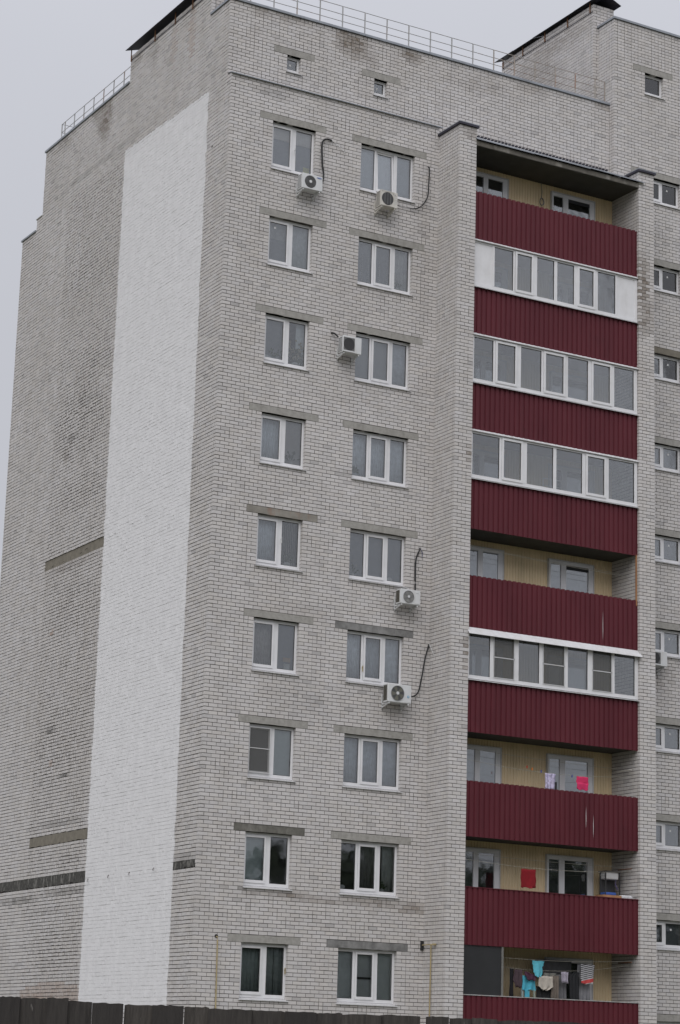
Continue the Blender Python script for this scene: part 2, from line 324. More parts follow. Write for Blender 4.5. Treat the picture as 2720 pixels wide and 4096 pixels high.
def lay(wall, O, U, N, u0_, u1_, z0, z1, holes=(), quoin=(0, 0), style=None, top=None, deep=.115, endq=(0, 0), joint=JT, rough=1.0):
    """course by course: returns list of bricks (ua, ub, za, zb) for a wall face"""
    out_ = []
    k0 = int(round(z0*10)); k1 = int(round(z1*10))
    for k in range(k0, k1):
        za, zb = k*.1, k*.1+.1
        a = u0_+(quoin[k % 2]); b_ = u1_-(endq[k % 2])
        if top: 
            segs = [(a, b_)]; segs = [(max(a, ta), min(b_, tb)) for ta, tb in top(za)]
        else: segs = [(a, b_)]
        for (ha, hb, hz0, hz1) in holes:
            if za+.05 > hz0 and za+.05 < hz1:
                ns = []
                for (p, q) in segs:
                    if hb <= p or ha >= q: ns.append((p, q)); continue
                    if ha-p > .03: ns.append((p, ha))
                    if q-hb > .03: ns.append((hb, q))
                segs = ns
        for (p, q) in segs:
            st = style(k, p) if style else 'run'
            u = p; first = True; i = 0; half = False
            ph = (math.floor((p-u0_)/.26))*.26+u0_+(.13 if k % 2 else 0)
            while u < q-.02:
                if style: st = style(k, u)
                if st == 'head': L = .13
                else: L = .26
                if first and st != 'head':
                    nx = ph
                    while nx < u+.05: nx += .26
                    L = nx-u
                if half: L = .13; half = False
                elif not first and L == .26 and random.random() < (.06 if st in ('mix', 'run') else .5 if st == 'flem' else 0): L = .13; half = True
                e = u+L
                if q-e < .06: e = q
                out_.append([u, e, za, zb]); u = e; first = False; i += 1
    A = np.array(out_)
    if len(A) == 0: return
    n_ = len(A); j = joint/2
    ja = rng.uniform(-.002, .002, (n_, 4))*rough
    P = A.copy(); P[:, 0] += j+ja[:, 0]; P[:, 1] -= j+ja[:, 1]; P[:, 2] += j+ja[:, 2]; P[:, 3] -= j+ja[:, 3]
    # no joint inset where the brick meets a free corner
    P[A[:, 0] <= u0_+1e-6, 0] = u0_; P[A[:, 1] >= u1_-1e-6, 1] = u1_
    if wall == 'end':
        for c_ in (.25, 1.47): q_ = np.abs(A[:, 0]-c_) < 1e-6; P[q_, 0] = c_
    for (ha, hb, hz0, hz1) in holes:
        P[np.abs(A[:, 0]-hb) < 1e-6, 0] = hb; P[np.abs(A[:, 1]-ha) < 1e-6, 1] = ha
    pr = rng.uniform(-.0015, .0015, n_)*rough
    tilt = rng.uniform(-.0012, .0012, n_)*rough
    if wall == 'end':      # the middle of the end wall is toothing of sawn-off cross walls: rough, chipped and uneven
        mid = (A[:, 0] > 7.03) & (A[:, 0] < 11.2) & (A[:, 2] < 27)
        pr[mid] += rng.choice([0, -.003, -.007, .004], mid.sum(), p=[.55, .25, .04, .16])
        P[mid, 0] += rng.uniform(0, .010, mid.sum()); P[mid, 2] += rng.uniform(0, .008, mid.sum())
        for (cu, cz, ru, rz, g_) in ((9.4, 19.3, 2.0, 1.2, .024), (8.4, 20.9, 1.5, .7, .016), (9.2, 24.0, 1.6, .8, .012), (9.2, 17.0, 1.8, .6, .014), (8.9, 13.6, 1.8, .8, .012), (9.4, 9.4, 1.7, 1.2, .016), (9, 3.6, 1.9, .7, .015), (8.2, 6.0, 1, .3, .02)):
            dd = 1-((A[:, 0]-cu)/ru)**2-((A[:, 2]-cz)/rz)**2; q_ = (dd > 0) & (rng.random(n_) < .75)
            P[q_, 2] += g_*rng.random(q_.sum())*np.sqrt(dd[q_]); P[q_, 0] += .8*g_*rng.random(q_.sum())
        pt = (A[:, 0] > 1.45) & (A[:, 0] < 6.95) & (A[:, 2] < 27); P[pt, 0] -= .0075; P[pt, 1] += .0075; P[pt, 2] -= rng.uniform(.001, .008, pt.sum())
    st = np.array([stain_f(wall, (q[0]+q[1])/2, (q[2]+q[3])/2) for q in P]).reshape(-1, 3)
    BR.append(dict(w=wall, O=O, U=U, N=N, P=P, pr=pr, deep=deep, st=st, tilt=tilt))
BR = []
def backing(mb, O, U, N, u0_, u1_, z0, z1, holes=(), depth=.009):
    O = Vector(O); U = Vector(U); N = Vector(N)
    us = sorted({u0_, u1_, *[h[i] for h in holes for i in (0, 1) if u0_ < h[i] < u1_]})
    zs = sorted({z0, z1, *[h[i] for h in holes for i in (2, 3) if z0 < h[i] < z1]})
    for a, b_ in zip(us[:-1], us[1:]):
        # merge vertical runs
        run = None
        for c, d in zip(zs[:-1], zs[1:]):
            hole = any(h[0] < (a+b_)/2 < h[1] and h[2] < (c+d)/2 < h[3] for h in holes)
            if not hole: run = (run[0], d) if run else (c, d)
            if (hole or d == zs[-1]) and run:
                p = [O+U*x-N*depth+Vector((0, 0, z)) for x, z in ((a, run[0]), (b_, run[0]), (b_, run[1]), (a, run[1]))]
                f = (0, 1, 2, 3) if (U.cross(Vector((0, 0, 1)))).dot(N) > 0 else (3, 2, 1, 0)
                mb.add(p, [f]); run = None
    for (ha, hb, hz0, hz1) in holes:       # reveals: mortar seen between the bricks that turn into the opening
        for x, sgn in ((ha, -1), (hb, 1)):
            if not (u0_ < x < u1_): continue
            x2 = x+sgn*.006
            p = [O+U*x2-N*depth+Vector((0, 0, hz0)), O+U*x2-N*.2+Vector((0, 0, hz0)), O+U*x2-N*.2+Vector((0, 0, hz1)), O+U*x2-N*depth+Vector((0, 0, hz1))]
            mb.add(p, [(0, 1, 2, 3)])
        p = [O+U*ha-N*depth+Vector((0, 0, hz0)), O+U*hb-N*depth+Vector((0, 0, hz0)), O+U*hb-N*.2+Vector((0, 0, hz0)), O+U*ha-N*.2+Vector((0, 0, hz0))]
        mb.add(p, [(0, 1, 2, 3)])
        p = [q+Vector((0, 0, hz1-hz0)) for q in p]; mb.add(p, [(3, 2, 1, 0)])

X, Y_, NX, NY = (1, 0, 0), (0, 1, 0), (-1, 0, 0), (0, -1, 0)
# --- front wall (plane y=0)
WH = []; LH = []
for k in FL:
    for o in (AX, BX): WH.append((o[0], o[1], ZO[0]+F*k, ZO[1]+F*k))
    LH.append((*LINT_A[k], 3.60+F*k, 3.80+F*k)); LH.append((*LINT_B[k], 3.60+F*k, 3.80+F*k))
def st_front(k, u):
    return 'mix'
HC = [(.75, 1.335), (2.705, 3.2), (3.6, 4.175), (5.955, 6.3)]
lay('front', (0, 0, 0), X, NY, 0, 6.76, -1.0, 27.1, WH+LH, quoin=(0, .125), style=lambda k, u: 'flem' if any(a-.02 <= u < b_-.06 for a, b_ in HC) and k % 2 and any(2.1+F*q < k*.1 < 3.6+F*q for q in FL) else 'mix')
mbw = MB(); backing(mbw, (0, 0, 0), X, NY, 0.009, 6.76, -1.0, 27.1, WH+LH)
w_front = mbw.build('wall', M_MORTAR, bld, label='front wall face with two columns of windows')
# --- upper front wall (plane y=.25) and its small attic windows
SH = [(1.835, 2.275, 27.75, 28.25), (4.68, 5.12, 27.75, 28.25)]; SLH = [(1.41, 2.71, 28.25, 28.42), (4.26, 5.56, 28.25, 28.42)]
SLH = [(a, b_, 28.2, 28.4) for a, b_, c, d in SLH]; SH = [(a, b_, 27.7, 28.2) for a, b_, c, d in SH]
lay('up', (0, .25, 0), X, NY, 0, 13.02, 27.1, 29.4, SH+SLH, quoin=(0, .125), style=lambda k, u: 'flem' if k % 2 else 'mix')
lay('up', (0, .25, 0), X, NY, 6.76, 13.02, 26.3, 27.1, style=lambda k, u: 'flem' if k % 2 else 'mix')
mbw = MB(); backing(mbw, (0, .25, 0), X, NY, .009, 13.02, 27.1, 29.4, SH+SLH); backing(mbw, (0, .25, 0), X, NY, 6.76, 13.02, 26.3, 27.1)
mbw.add([(6.76, .24, -1), (13.1, .24, -1), (13.1, .24, 26.3), (6.76, .24, 26.3)], [(0, 1, 2, 3)])
w_up = mbw.build('wall', M_MORTAR, bld, label='set back attic wall above the metal ledge')
# --- end wall (plane x=0)
def top_end(z):
    ev = int(round(z*10)) % 2 == 0
    y0 = .25+(.125 if ev else 0) if z > 27.05 else 0
    if z < 26.75: return [(y0, 15.07)]
    if z < 27.2: return [(y0, 13.9)]
    if z < 29.38: return [(y0, 13.46)]
    return [(1.47+(0 if ev else .125), 6.96)]
def st_end(k, u):
    if 1.5 < u < 11.2 and k < 272: return 'head' if (k % 5 or u > 7) else 'mix'
    if 1.4 < u < 7 and k >= 272: return 'mix'
    return 'mix' if u > 1.4 else 'run'
EH = [(7.0, 11.4, 15.0, 15.3), (7.0, 11.25, 6.6, 6.9), (.13, 1.42, 5.4, 5.6), (6.95, 15.2, 5.4, 5.7)]
lay('end', (0, 0, 0), Y_, NX, 0, 15.07, -1.0, 30.3, EH, quoin=(.125, 0), style=st_end, top=top_end, rough=1.9, joint=.0185)
mbw = MB()
for (a, b_, z0, z1) in ((0.009, 1.40, -1, 27.1), (7.03, 15.07, -1, 26.8), (.259, 1.40, 27.1, 29.4), (7.03, 13.9, 26.8, 27.2), (7.03, 13.46, 27.2, 29.4), (1.47, 6.96, 29.4, 30.3), (1.40, 7.03, 27.1, 29.4)):
    backing(mbw, (0, 0, 0), Y_, NX, a, b_, z0, z1, EH if z1 in (26.8, 27.1) else [], .013)
backing(mbw, (0, 0, 0), Y_, NX, 1.40, 7.03, -1, 27.1, [], .0045)
mbw.add([(0.0, 15.0, -1), (9, 15.06, -1), (9, 15.06, 26.8), (0.0, 15.06, 26.8)], [(0, 1, 2, 3)])
w_end = mbw.build('wall', M_MORTAR, bld, label='end wall with a broad white painted strip')
# --- projecting balcony piers
PX1 = (6.76, 7.325); PX2 = (13.09, 13.645); PYF = -1.12
lay('p1s', (6.76, -1.12, 0), Y_, NX, 0, 1.12, -1, 26.8, quoin=(.125, 0), style=lambda k, u: 'head' if (k % 2 == 0 or u > .3) and (k % 3) else 'mix')
lay('p1f', (6.76, -1.12, 0), X, NY, 0, .565, -1, 26.8, quoin=(0, .125))
lay('p2s', (13.09, -1.12, 0), Y_, NX, 0, 1.325, -1, 26.8, quoin=(.125, 0), style=lambda k, u: 'flem' if k % 2 else 'mix')
lay('p2f', (13.09, -1.12, 0), X, NY, 0, .555, -1, 26.8, quoin=(0, .125))
for (x0, x1, lab, yb) in ((6.76, 7.325, 'brick pier between the windows and the balconies', 0), (13.09, 13.645, 'brick pier between the balconies and the staircase bay', .25)):
    mbw = MB(); d = .009
    mbw.box(x0+d, x1-d, PYF+d, yb-.002 if yb == 0 else yb-.02, -1, 26.79)
    w_ = mbw.build('pier', M_MORTAR, bld, label=lab)
    if x0 < 7: w_p1 = w_
    else: w_p2 = w_
# right faces of piers
lay('p1r', (7.325, -1.12, 0), Y_, (1, 0, 0), .12, 1.37, -1, 26.8, style=lambda k, u: 'mix')
lay('p2r', (13.645, -1.12, 0), Y_, (1, 0, 0), .12, 1.12, -1, 26.8, style=lambda k, u: 'mix')
# --- staircase bay (plane y=0) to the right
STX = [(4.12+F*k, 4.92+F*k) for k in range(-2, 9)]
TH = [(14.0-.35, 15.535, a, b_) for a, b_ in [(round(p, 1), round(q, 1)) for p, q in STX]]
TL = [(13.3+.35, 15.95, b_, b_+.2) for (_, _, a, b_) in TH]
TS = [(14.19, 14.91, 30.0, 30.7)]; TSL = [(13.74, 15.26, 30.7, 30.9)]
def shift(hs): return [(a-13.02, b_-13.02, c, d) for a, b_, c, d in hs]
lay('stair', (13.02, 0, 0), X, NY, 0, 5.2, -1, 32.2, shift(TH+TL+TS+TSL), quoin=(0, .125), style=lambda k, u: 'mix' if k < 310 or k % 2 else 'head', top=lambda z: [(.5, 5.2)] if z < 26.25 else [(0, 5.2)])
lay('stairside', (13.02, 0, 0), Y_, NX, 0, .85, 26.3, 32.2, quoin=(.125, 0), style=lambda k, u: 'flem' if k % 2 else 'mix', top=lambda z: [(0, .25)] if z < 29.38 else [(0, .85)])
mbw = MB(); backing(mbw, (13.02, 0, 0), X, NY, .5, 5.2, -1, 32.2, shift(TH+TL+TS+TSL)); backing(mbw, (13.02, 0, 0), X, NY, .009, .5, 26.3, 32.2); backing(mbw, (13.02, 0, 0), Y_, NX, .009, .86, 26.3, 32.2)
w_st = mbw.build('wall', M_MORTAR, bld, label='staircase bay wall on the right')
# --- ventilation shaft blocks on the roof
lay('side', (12.85, .85, 0), Y_, NX, 0, 5.1, 29.4, 33.0, quoin=(.125, 0))
lay('sidef', (12.85, .85, 0), X, NY, 0, .78, 29.4, 33.0, quoin=(0, .125))
mbw = MB().box(12.859, 13.62, .859, 5.9, 29.4, 32.99); w_v2 = mbw.build('vent_shaft', M_MORTAR, bld, label='tall brick ventilation shaft on the higher roof')
lay('leftf', (0, 1.47, 0), X, NY, 0, .78, 29.4, 30.3, quoin=(.125, 0))
mbw = MB().box(.02, .771, 1.479, 6.9, 29.3, 30.29); w_v1 = mbw.build('vent_shaft', M_MORTAR, bld, label='low brick ventilation shaft flush with the end wall')
# --- flat roofs, backs
M_ROOF = simple('roofing_felt', (.08, .08, .085), .9, .2, 2)
mbw = MB().box(.12, 13.0, .4, 13.4, 29.0, 29.15).box(13.05, 18.2, .15, 9.0, 31.8, 31.95).box(.1, 9, 13.4, 15, 26.4, 26.5).box(.3, 13, 13.3, 13.44, 26.5, 29.38).box(18.1, 18.2, .02, 9, -1, 31.9)
mbw.box(.012, .3, 13.44, 13.455, 26.5, 29.38)
mbw.build('roof', M_ROOF, bld)

WALLP = dict(front=w_front, up=w_up, end=w_end, p1s=w_p1, p1f=w_p1, p1r=w_p1, p2s=w_p2, p2f=w_p2, p2r=w_p2, stair=w_st, stairside=w_st, side=w_v2, sidef=w_v2, leftf=w_v1)
# choose the 300 bricks that show largest
cm_inv = cam.matrix_world.inverted(); foc = 9082.72/4
cand = []
for bi, B in enumerate(BR):
    if B['w'] not in ('front', 'p1f', 'p2f', 'stair', 'up'): continue
    O, U, N = (np.array(B[q], float) for q in ('O', 'U', 'N')); P = B['P']
    c = O+np.outer((P[:, 0]+P[:, 1])/2, U); c[:, 2] += (P[:, 2]+P[:, 3])/2
    M4 = np.array(cm_inv); cc = c@M4[:3, :3].T+M4[:3, 3]
    px = 340+foc*cc[:, 0]/-cc[:, 2]; py = 512-foc*cc[:, 1]/-cc[:, 2]
    toc = np.array(cam.location)-c; dist = np.linalg.norm(toc, axis=1); cosn = (toc@N)/dist
    ar = (P[:, 1]-P[:, 0])*(P[:, 3]-P[:, 2])*cosn/dist**2
    ok = (px > 4) & (px < 676) & (py > 4) & (py < 992) & ((P[:, 1]-P[:, 0]) > .235)
    if B['w'] == 'stair': ok &= px > 660
    for i in np.nonzero(ok)[0]: cand.append((-ar[i], bi, i))
cand.sort(); single = {}
for _, bi, i in cand[:300]: single.setdefault(bi, set()).add(int(i))
unit = {}
def unit_brick(L, H, D, N, U):
    key = (round(L, 2), U)
    if key in unit: return unit[key]
    me = bpy.data.meshes.new('brick'); a, b_, c = L/2, D, H/2
    vs_ = [(-a, 0, -c), (a, 0, -c), (a, b_, -c), (-a, b_, -c), (-a, 0, c), (a, 0, c), (a, b_, c), (-a, b_, c)]
    me.from_pydata(vs_, [], [(0, 3, 2, 1), (4, 5, 6, 7), (0, 1, 5, 4), (1, 2, 6, 5), (2, 3, 7, 6), (3, 0, 4, 7)]); me.materials.append(M_BRICK)
    unit[key] = me; return me
groups = {}
for bi, B in enumerate(BR):
    O, U, N = (np.array(B[q], float) for q in ('O', 'U', 'N')); P = B['P']; n_ = len(P)
    keep = np.ones(n_, bool)
    for i in single.get(bi, ()):
        keep[i] = False; q = P[i]
        me = unit_brick(q[1]-q[0], .087, .11, N, 'x')
        o = bpy.data.objects.new('brick', me); col.objects.link(o); par = WALLP[B['w']]; o.parent = par
        c = O+U*(q[0]+q[1])/2+N*B['pr'][i]; c[2] = (q[2]+q[3])/2
        o.location = Vector(c)-WL[par.name]
    P = P[keep]; pr = B['pr'][keep]; st = B['st'][keep]; tl = B['tilt'][keep]; n_ = len(P)
    V = np.zeros((n_, 8, 3)); T = [(0, 2), (1, 2), (1, 3), (0, 3)]
    for j, (a, c) in enumerate(T):
        for dd in (0, 1):
            dep = (pr+tl*(1 if a else -1)) if dd == 0 else np.full(n_, -B['deep'])
            V[:, j+4*dd] = O+np.outer(P[:, a], U)+np.outer(dep, N); V[:, j+4*dd, 2] += P[:, c]
    tone = rng.random(n_)
    groups.setdefault(WALLP[B['w']].name, []).append((V, tone, st, np.cross(U, (0, 0, 1))@N > 0))
for wn, lst in groups.items():
    par = bpy.data.objects[wn]; Vs = np.concatenate([q[0] for q in lst]).reshape(-1, 3); Vs = Vs-np.array(WL[wn])
    fq = np.array([(0, 1, 2, 3), (0, 4, 5, 1), (1, 5, 6, 2), (2, 6, 7, 3), (3, 7, 4, 0)]); Fs = []; b0 = 0
    for V, t, s, ccw in lst:
        n_ = len(V); f = fq if ccw else fq[:, ::-1]
        Fs.append((np.arange(n_)*8)[:, None, None]+f[None]+b0); b0 += n_*8
    Fs = np.concatenate(Fs).reshape(-1, 4)
    me = bpy.data.meshes.new('brickwork'); me.vertices.add(len(Vs)); me.vertices.foreach_set('co', Vs.ravel())
    me.loops.add(len(Fs)*4); me.loops.foreach_set('vertex_index', Fs.ravel().astype(np.int32))
    me.polygons.add(len(Fs)); me.polygons.foreach_set('loop_start', np.arange(0, len(Fs)*4, 4, dtype=np.int32))
    me.update(calc_edges=True); me.shade_flat(); me.materials.append(M_BRICK)
    tone = np.repeat(np.concatenate([q[1] for q in lst]), 8); stn = np.repeat(np.concatenate([q[2] for q in lst]), 8, axis=0)
    ca = me.color_attributes.new('tone', 'FLOAT_COLOR', 'POINT'); d = np.zeros((len(tone), 4)); d[:, 0] = tone; d[:, 2] = 1; d[:, 3] = 1; ca.data.foreach_set('color', d.ravel())
    ca = me.color_attributes.new('stain', 'FLOAT_COLOR', 'POINT'); d = np.zeros((len(tone), 4)); d[:, :3] = stn; d[:, 3] = 1; ca.data.foreach_set('color', d.ravel())
    o = bpy.data.objects.new('brickwork', me); col.objects.link(o); o.parent = par; o['kind'] = 'stuff'

# ------------------------------------------------------------------ concrete in the end wall
def rough_bar(x0, x1, y0, y1, z0, z1, name, mat, parent, seg=18, amp=.012, axis='y', **kw):
    """concrete bar with a ragged lower and upper edge"""
    mb = MB(); n_ = seg; L = (y0, y1) if axis == 'y' else (x0, x1)
    ts = np.linspace(*L, n_+1); lo = z0+rng.uniform(-amp, amp, n_+1); hi = z1+rng.uniform(-amp*.6, amp*.6, n_+1)
    V = []
    for t, a, b_ in zip(ts, lo, hi):
        if axis == 'y': V += [(x0, t, a), (x0, t, b_), (x1, t, b_), (x1, t, a)]
        else: V += [(t, y0, a), (t, y0, b_), (t, y1, b_), (t, y1, a)]
    Fc = []
    for i in range(n_):
        for q in range(4): Fc.append((i*4+q, i*4+(q+1) % 4, (i+1)*4+(q+1) % 4, (i+1)*4+q))
    Fc += [(0, 3, 2, 1), (n_*4, n_*4+1, n_*4+2, n_*4+3)]
    mb.add(V, Fc); return mb.build(name, mat, parent, **kw)
rough_bar(.022, .2, 7.04, 11.4, 14.99, 15.3, 'concrete_beam', M_CONC_BRN, bld, 26, .015, label='recessed concrete beam in the end wall with hanging wires')
rough_bar(-.004, .1, 7.06, 11.25, 6.61, 6.89, 'concrete_beam', M_CONC_BRN, bld, 26, .02, label='brownish concrete beam flush in the end wall')
rough_bar(.006, .1, 6.97, 15.05, 5.41, 5.71, 'concrete_beam', M_SOOT, bld, 190, .035, label='blackened ragged floor edge left of the white strip')
rough_bar(.004, .1, .12, 1.42, 5.41, 5.60, 'concrete_beam', M_SOOT, bld, 34, .028, label='blackened floor edge between white strip and corner')
M_WIRE = simple('rusty_wire', (.05, .04, .035), .8, .2)
for yy, zz, s in ((13.2, 5.37, 1), (9.88, 5.38, 1), (8.08, 5.40, 1), (6.79, 5.40, 1), (5.42, 5.43, 1), (4.06, 5.43, 1), (2.55, 5.46, 1), (11.3, 15.0, .7), (10.7, 15.0, .8), (9.9, 15.02, .6), (8.6, 15.05, .7), (8.2, 15.1, .9), (6.2, 15.2, .5), (5.0, 15.25, .5), (4.1, 15.3, .5), (1.0, 25.2, 1.2)):
    MB().tube([(.01, yy, zz+.07*s), (-.03, yy-.01, zz+.05*s), (-.05, yy-.04*s, zz), (-.09, yy-.14*s, zz-.02*s)], .009*min(1, s+.1), 5).build('wire_hook', M_WIRE, bld)

# ------------------------------------------------------------------ windows
def ybox(mb, x0, x1, y0, y1, z0, z1): return mb.box(x0, x1, y0, y1, z0, z1)
def drape(name, x0, x1, z0, z1, y, c, parent, folds=7, amp=.011, var=.15, hem=0):
    mb = MB(); n_ = max(6, folds*6); V = []; Fc = []
    ph = random.random()*6
    for i in range(n_+1):
        t = i/n_; x = x0+(x1-x0)*t
        yy = y+amp*math.sin(t*folds*2*math.pi+ph)+amp*.5*math.sin(t*folds*4.7+ph*2)
        yb = y+amp*1.5*math.sin(t*folds*2*math.pi+ph+.3)
        V += [(x, yy, z1), (x, yb, z0+hem*math.sin(t*3))]
    for i in range(n_): Fc.append((2*i, 2*i+1, 2*i+3, 2*i+2))
    mb.add(V, Fc); o = mb.build(name, cloth_mat(c, var), parent, smooth=True)
    so = o.modifiers.new('thick', 'SOLIDIFY'); so.thickness = .003; return o
def plant(x, z, y, parent, s=.2, c=(.05, .08, .035), flowers=None):
    mb = MB()
    for i in range(46):
        a = random.uniform(-1.3, 1.3); l = s*random.uniform(.35, 1); cx, cz = x+math.sin(a)*l*.9, z+math.cos(a)*l
        w_ = s*random.uniform(.07, .14); dx = Vector((math.sin(a), 0, math.cos(a))); pr_ = Vector((math.cos(a), random.uniform(-.5, .5), -math.sin(a)))
        c0 = Vector((cx, y+random.uniform(-.04, .04), cz)); mb.add([c0-dx*w_*2, c0+pr_*w_, c0+dx*w_*1.6, c0-pr_*w_], [(0, 1, 2, 3)])
    mb.build('house_plant', cloth_mat(c, .4), parent)
    if flowers:
        mb = MB()
        for i in range(60):
            a = random.uniform(0, 6.28); rr = s*.7*math.sqrt(random.random()); c0 = (x+rr*math.cos(a), z+s*.9+rr*math.sin(a))
            mb.disc(c0, s*.07, y-.02, y, 6)
        mb.build('flowers', cloth_mat(flowers, .2), parent)
    MB().disc((x, z-.03), .05, y-.06, y+.06, 12).build('flower_pot', M_PVC_OLD, parent)

def room(x0, x1, z0, z1, y0, parent, mat, d=1.6):
    mb = MB(); X0, X1, Z0, Z1, Yb = x0-.25, x1+.25, z0-.35, z1+.15, y0+d
    mb.add([(X0, y0, Z0), (X1, y0, Z0), (X1, Yb, Z0), (X0, Yb, Z0), (X0, y0, Z1), (X1, y0, Z1), (X1, Yb, Z1), (X0, Yb, Z1)],
           [(0, 1, 2, 3), (7, 6, 5, 4), (3, 2, 6, 7), (0, 3, 7, 4), (1, 5, 6, 2)])
    mb.build('room_wall', mat, parent)
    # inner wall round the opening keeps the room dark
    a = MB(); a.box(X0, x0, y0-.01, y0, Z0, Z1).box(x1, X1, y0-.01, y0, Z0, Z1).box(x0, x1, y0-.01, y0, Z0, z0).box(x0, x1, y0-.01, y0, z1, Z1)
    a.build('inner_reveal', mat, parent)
def window(x0, x1, z0, z1, yf, cols, looks, kind, lint=None, lmat=None, parent=None, sill=True, dark=False, label=None, fr=.062, tilt=None, handle=None, roomd=1.5, lz=.2):
    """cols: list of (x_left, x_right, is_sash) of visible glass; looks: contents per pane"""
    e = empty('window', ((x0+x1)/2, yf, z0), parent or bld)
    if label: e['label'] = label
    yo = yf+.12
    xm0, xm1, zm0, zm1 = x0-.02, x1, z0+.035, z1+.01
    fm = MB(); d0, d1 = yo, yo+.06
    fm.box(xm0, x0+fr, d0, d1, zm0, zm1); fm.box(xm1-fr, xm1+.02, d0, d1, zm0, zm1)
    fm.box(x0+fr, xm1-fr, d0, d1, zm0, z0+.125); fm.box(x0+fr, xm1-fr, d0, d1, z1-.075, zm1)
    for i in range(len(cols)-1):       # mullions between the lights
        a = cols[i][1]+(.055 if cols[i][2] else 0); b_ = cols[i+1][0]-(.055 if cols[i+1][2] else 0)
        fm.box(a, b_, d0+.001, d1, z0+.125, z1-.075)
    fm.build('frame', M_PVC, e, bevel=.004)
    for i, (ga, gb, sash) in enumerate(cols):
        gz0, gz1 = z0+.135, z1-.082
        yp = yo+.03
        if sash:
            gz0, gz1 = z0+.185, z1-.13
            s = MB().frame(ga-.052 if i else max(x0+.01, ga-.052), gb+.052, gz0-.075, gz1+.06, .055, .055, .075, .06, yo-.022, yo+.035)
            so = s.build('sash', M_PVC, e, bevel=.004)
            if tilt == i:
                so.rotation_euler.x = R(-3.2)
            yp = yo+.01
            ga2, gb2 = ga, gb
        gk = MB().frame(ga-.004, gb+.004, gz0-.004, gz1+.004, .008, .008, .008, .008, yp-.016, yp-.004)
        gko = gk.build('gasket', M_GASK, e)
        p = MB().box(ga-.003, gb+.003, yp-.003, yp+.003, gz0-.003, gz1+.003).build('pane', M_GLASS, e)
        if tilt == i:
            for q_ in (p, gko): q_.rotation_euler.x = R(-3.2)
        L = looks[i]; yc = yo+.16; h = gz1-gz0; ex = .06
        for it in L:
            t = it[0]
            if t == 'drape': drape('curtain', ga-ex+it[2]*(gb-ga), gb+ex-(1-it[3])*(gb-ga) if it[3] < 1 else gb+ex, gz0-.1, gz1+.1, yc, it[1], e, it[4] if len(it) > 4 else 6)
            elif t == 'flat':
                MB().box(ga-ex, gb+ex, yc-.04, yc-.035, gz0+it[2]*h-.02 if it[2] > 0 else gz0-.1, gz0+it[3]*h+(.1 if it[3] >= 1 else 0)).build('roller_blind', cloth_mat(it[1], .06), e)
            elif t == 'vert':
                nb = 9
                for q in range(nb):
                    a = ga+(gb-ga)*(q+.08)/nb; MB().add([(a, yc-.02, gz0-.08), (a+(gb-ga)/nb*.8, yc+.02, gz0-.08), (a+(gb-ga)/nb*.8, yc+.02, gz1+.08), (a, yc-.02, gz1+.08)], [(0, 1, 2, 3)]).build('blind_slat', cloth_mat(it[1], .05), e)
            elif t == 'net':
                fr_ = MB().frame(ga-.04, gb+.05, gz0-.05, gz1+.05, .022, .022, .022, .022, yo-.05, yo-.035)
                fr_.box(ga-.02, gb+.03, yo-.05, yo-.035, gz0+h*.53, gz0+h*.53+.02); fr_.build('insect_screen_frame', M_PVC_OLD, e)
                MB().add([(ga-.02, yo-.042, gz0-.03), (gb+.03, yo-.042, gz0-.03), (gb+.03, yo-.042, gz1+.03), (ga-.02, yo-.042, gz1+.03)], [(0, 1, 2, 3)]).build('insect_screen', M_NET, e)
            elif t == 'plant': plant(ga+(gb-ga)*it[1], gz0+.06, yo+.14, e, it[2], flowers=it[3] if len(it) > 3 else None)
            elif t == 'bowl':
                c0 = (ga+(gb-ga)*it[1], gz0+.06); MB().disc(c0, .05, yo+.10, yo+.2, 14, rx=.10).build('bowl', M_WHITE, e)
            elif t == 'box':
                MB().box(ga+(gb-ga)*it[1], ga+(gb-ga)*it[2], yo+.10, yo+.12, gz0+h*it[3], gz0+h*it[4]).build(it[6] if len(it) > 6 else 'box', cloth_mat(it[5], .1), e)
            elif t == 'garland':
                for xx in (it[1], it[2]):
                    mb = MB(); x_ = ga+(gb-ga)*xx
                    for q in range(13):
                        zz = gz0+.03+q*h*.055; s_ = .022*(1-q*.04); mb.disc((x_+.006*((-1)**q), zz), .024, yo+.1, yo+.13, 8, rx=s_)
                    mb.build('garland', cloth_mat((.42, .42, .42), .1), e)
            elif t == 'sticker':
                c0 = (ga+(gb-ga)*it[1], gz0+h*it[2]); s_ = .028; MB().box(c0[0]-s_, c0[0]+s_, yp-.006, yp-.0035, c0[1]-s_, c0[1]+s_).build('sticker', M_WHITE, e)
    if handle is not None:
        hx, hz, c = handle; MB().box(hx-.012, hx+.012, yo-.045, yo-.03, hz-.09, hz+.07).box(hx-.008, hx+.008, yo-.045, yo, hz, hz+.03).build('handle', c, e)
    if sill:
        s = MB(); s.add([(x0-.03, yf-.045, z0-.02), (x1+.035, yf-.045, z0-.02), (x1+.035, yf+.13, z0+.03), (x0-.03, yf+.13, z0+.03),
                         (x0-.03, yf-.045, z0-.035), (x1+.035, yf-.045, z0-.035), (x1+.035, yf+.13, z0+.015), (x0-.03, yf+.13, z0+.015)],
                        [(0, 1, 2, 3), (7, 6, 5, 4), (0, 4, 5, 1), (1, 5, 6, 2), (3, 7, 4, 0)])
        s.build('sill', M_SILL, e)
    if lint:
        rough_bar(lint[0]+.006, lint[1]-.006, yf-.004, yf+.18, z1+.004, z1+lz-.008, 'lintel', lmat or M_CONC, e, 14, .006, 'x')
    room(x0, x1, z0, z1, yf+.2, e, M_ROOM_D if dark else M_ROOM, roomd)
    return e
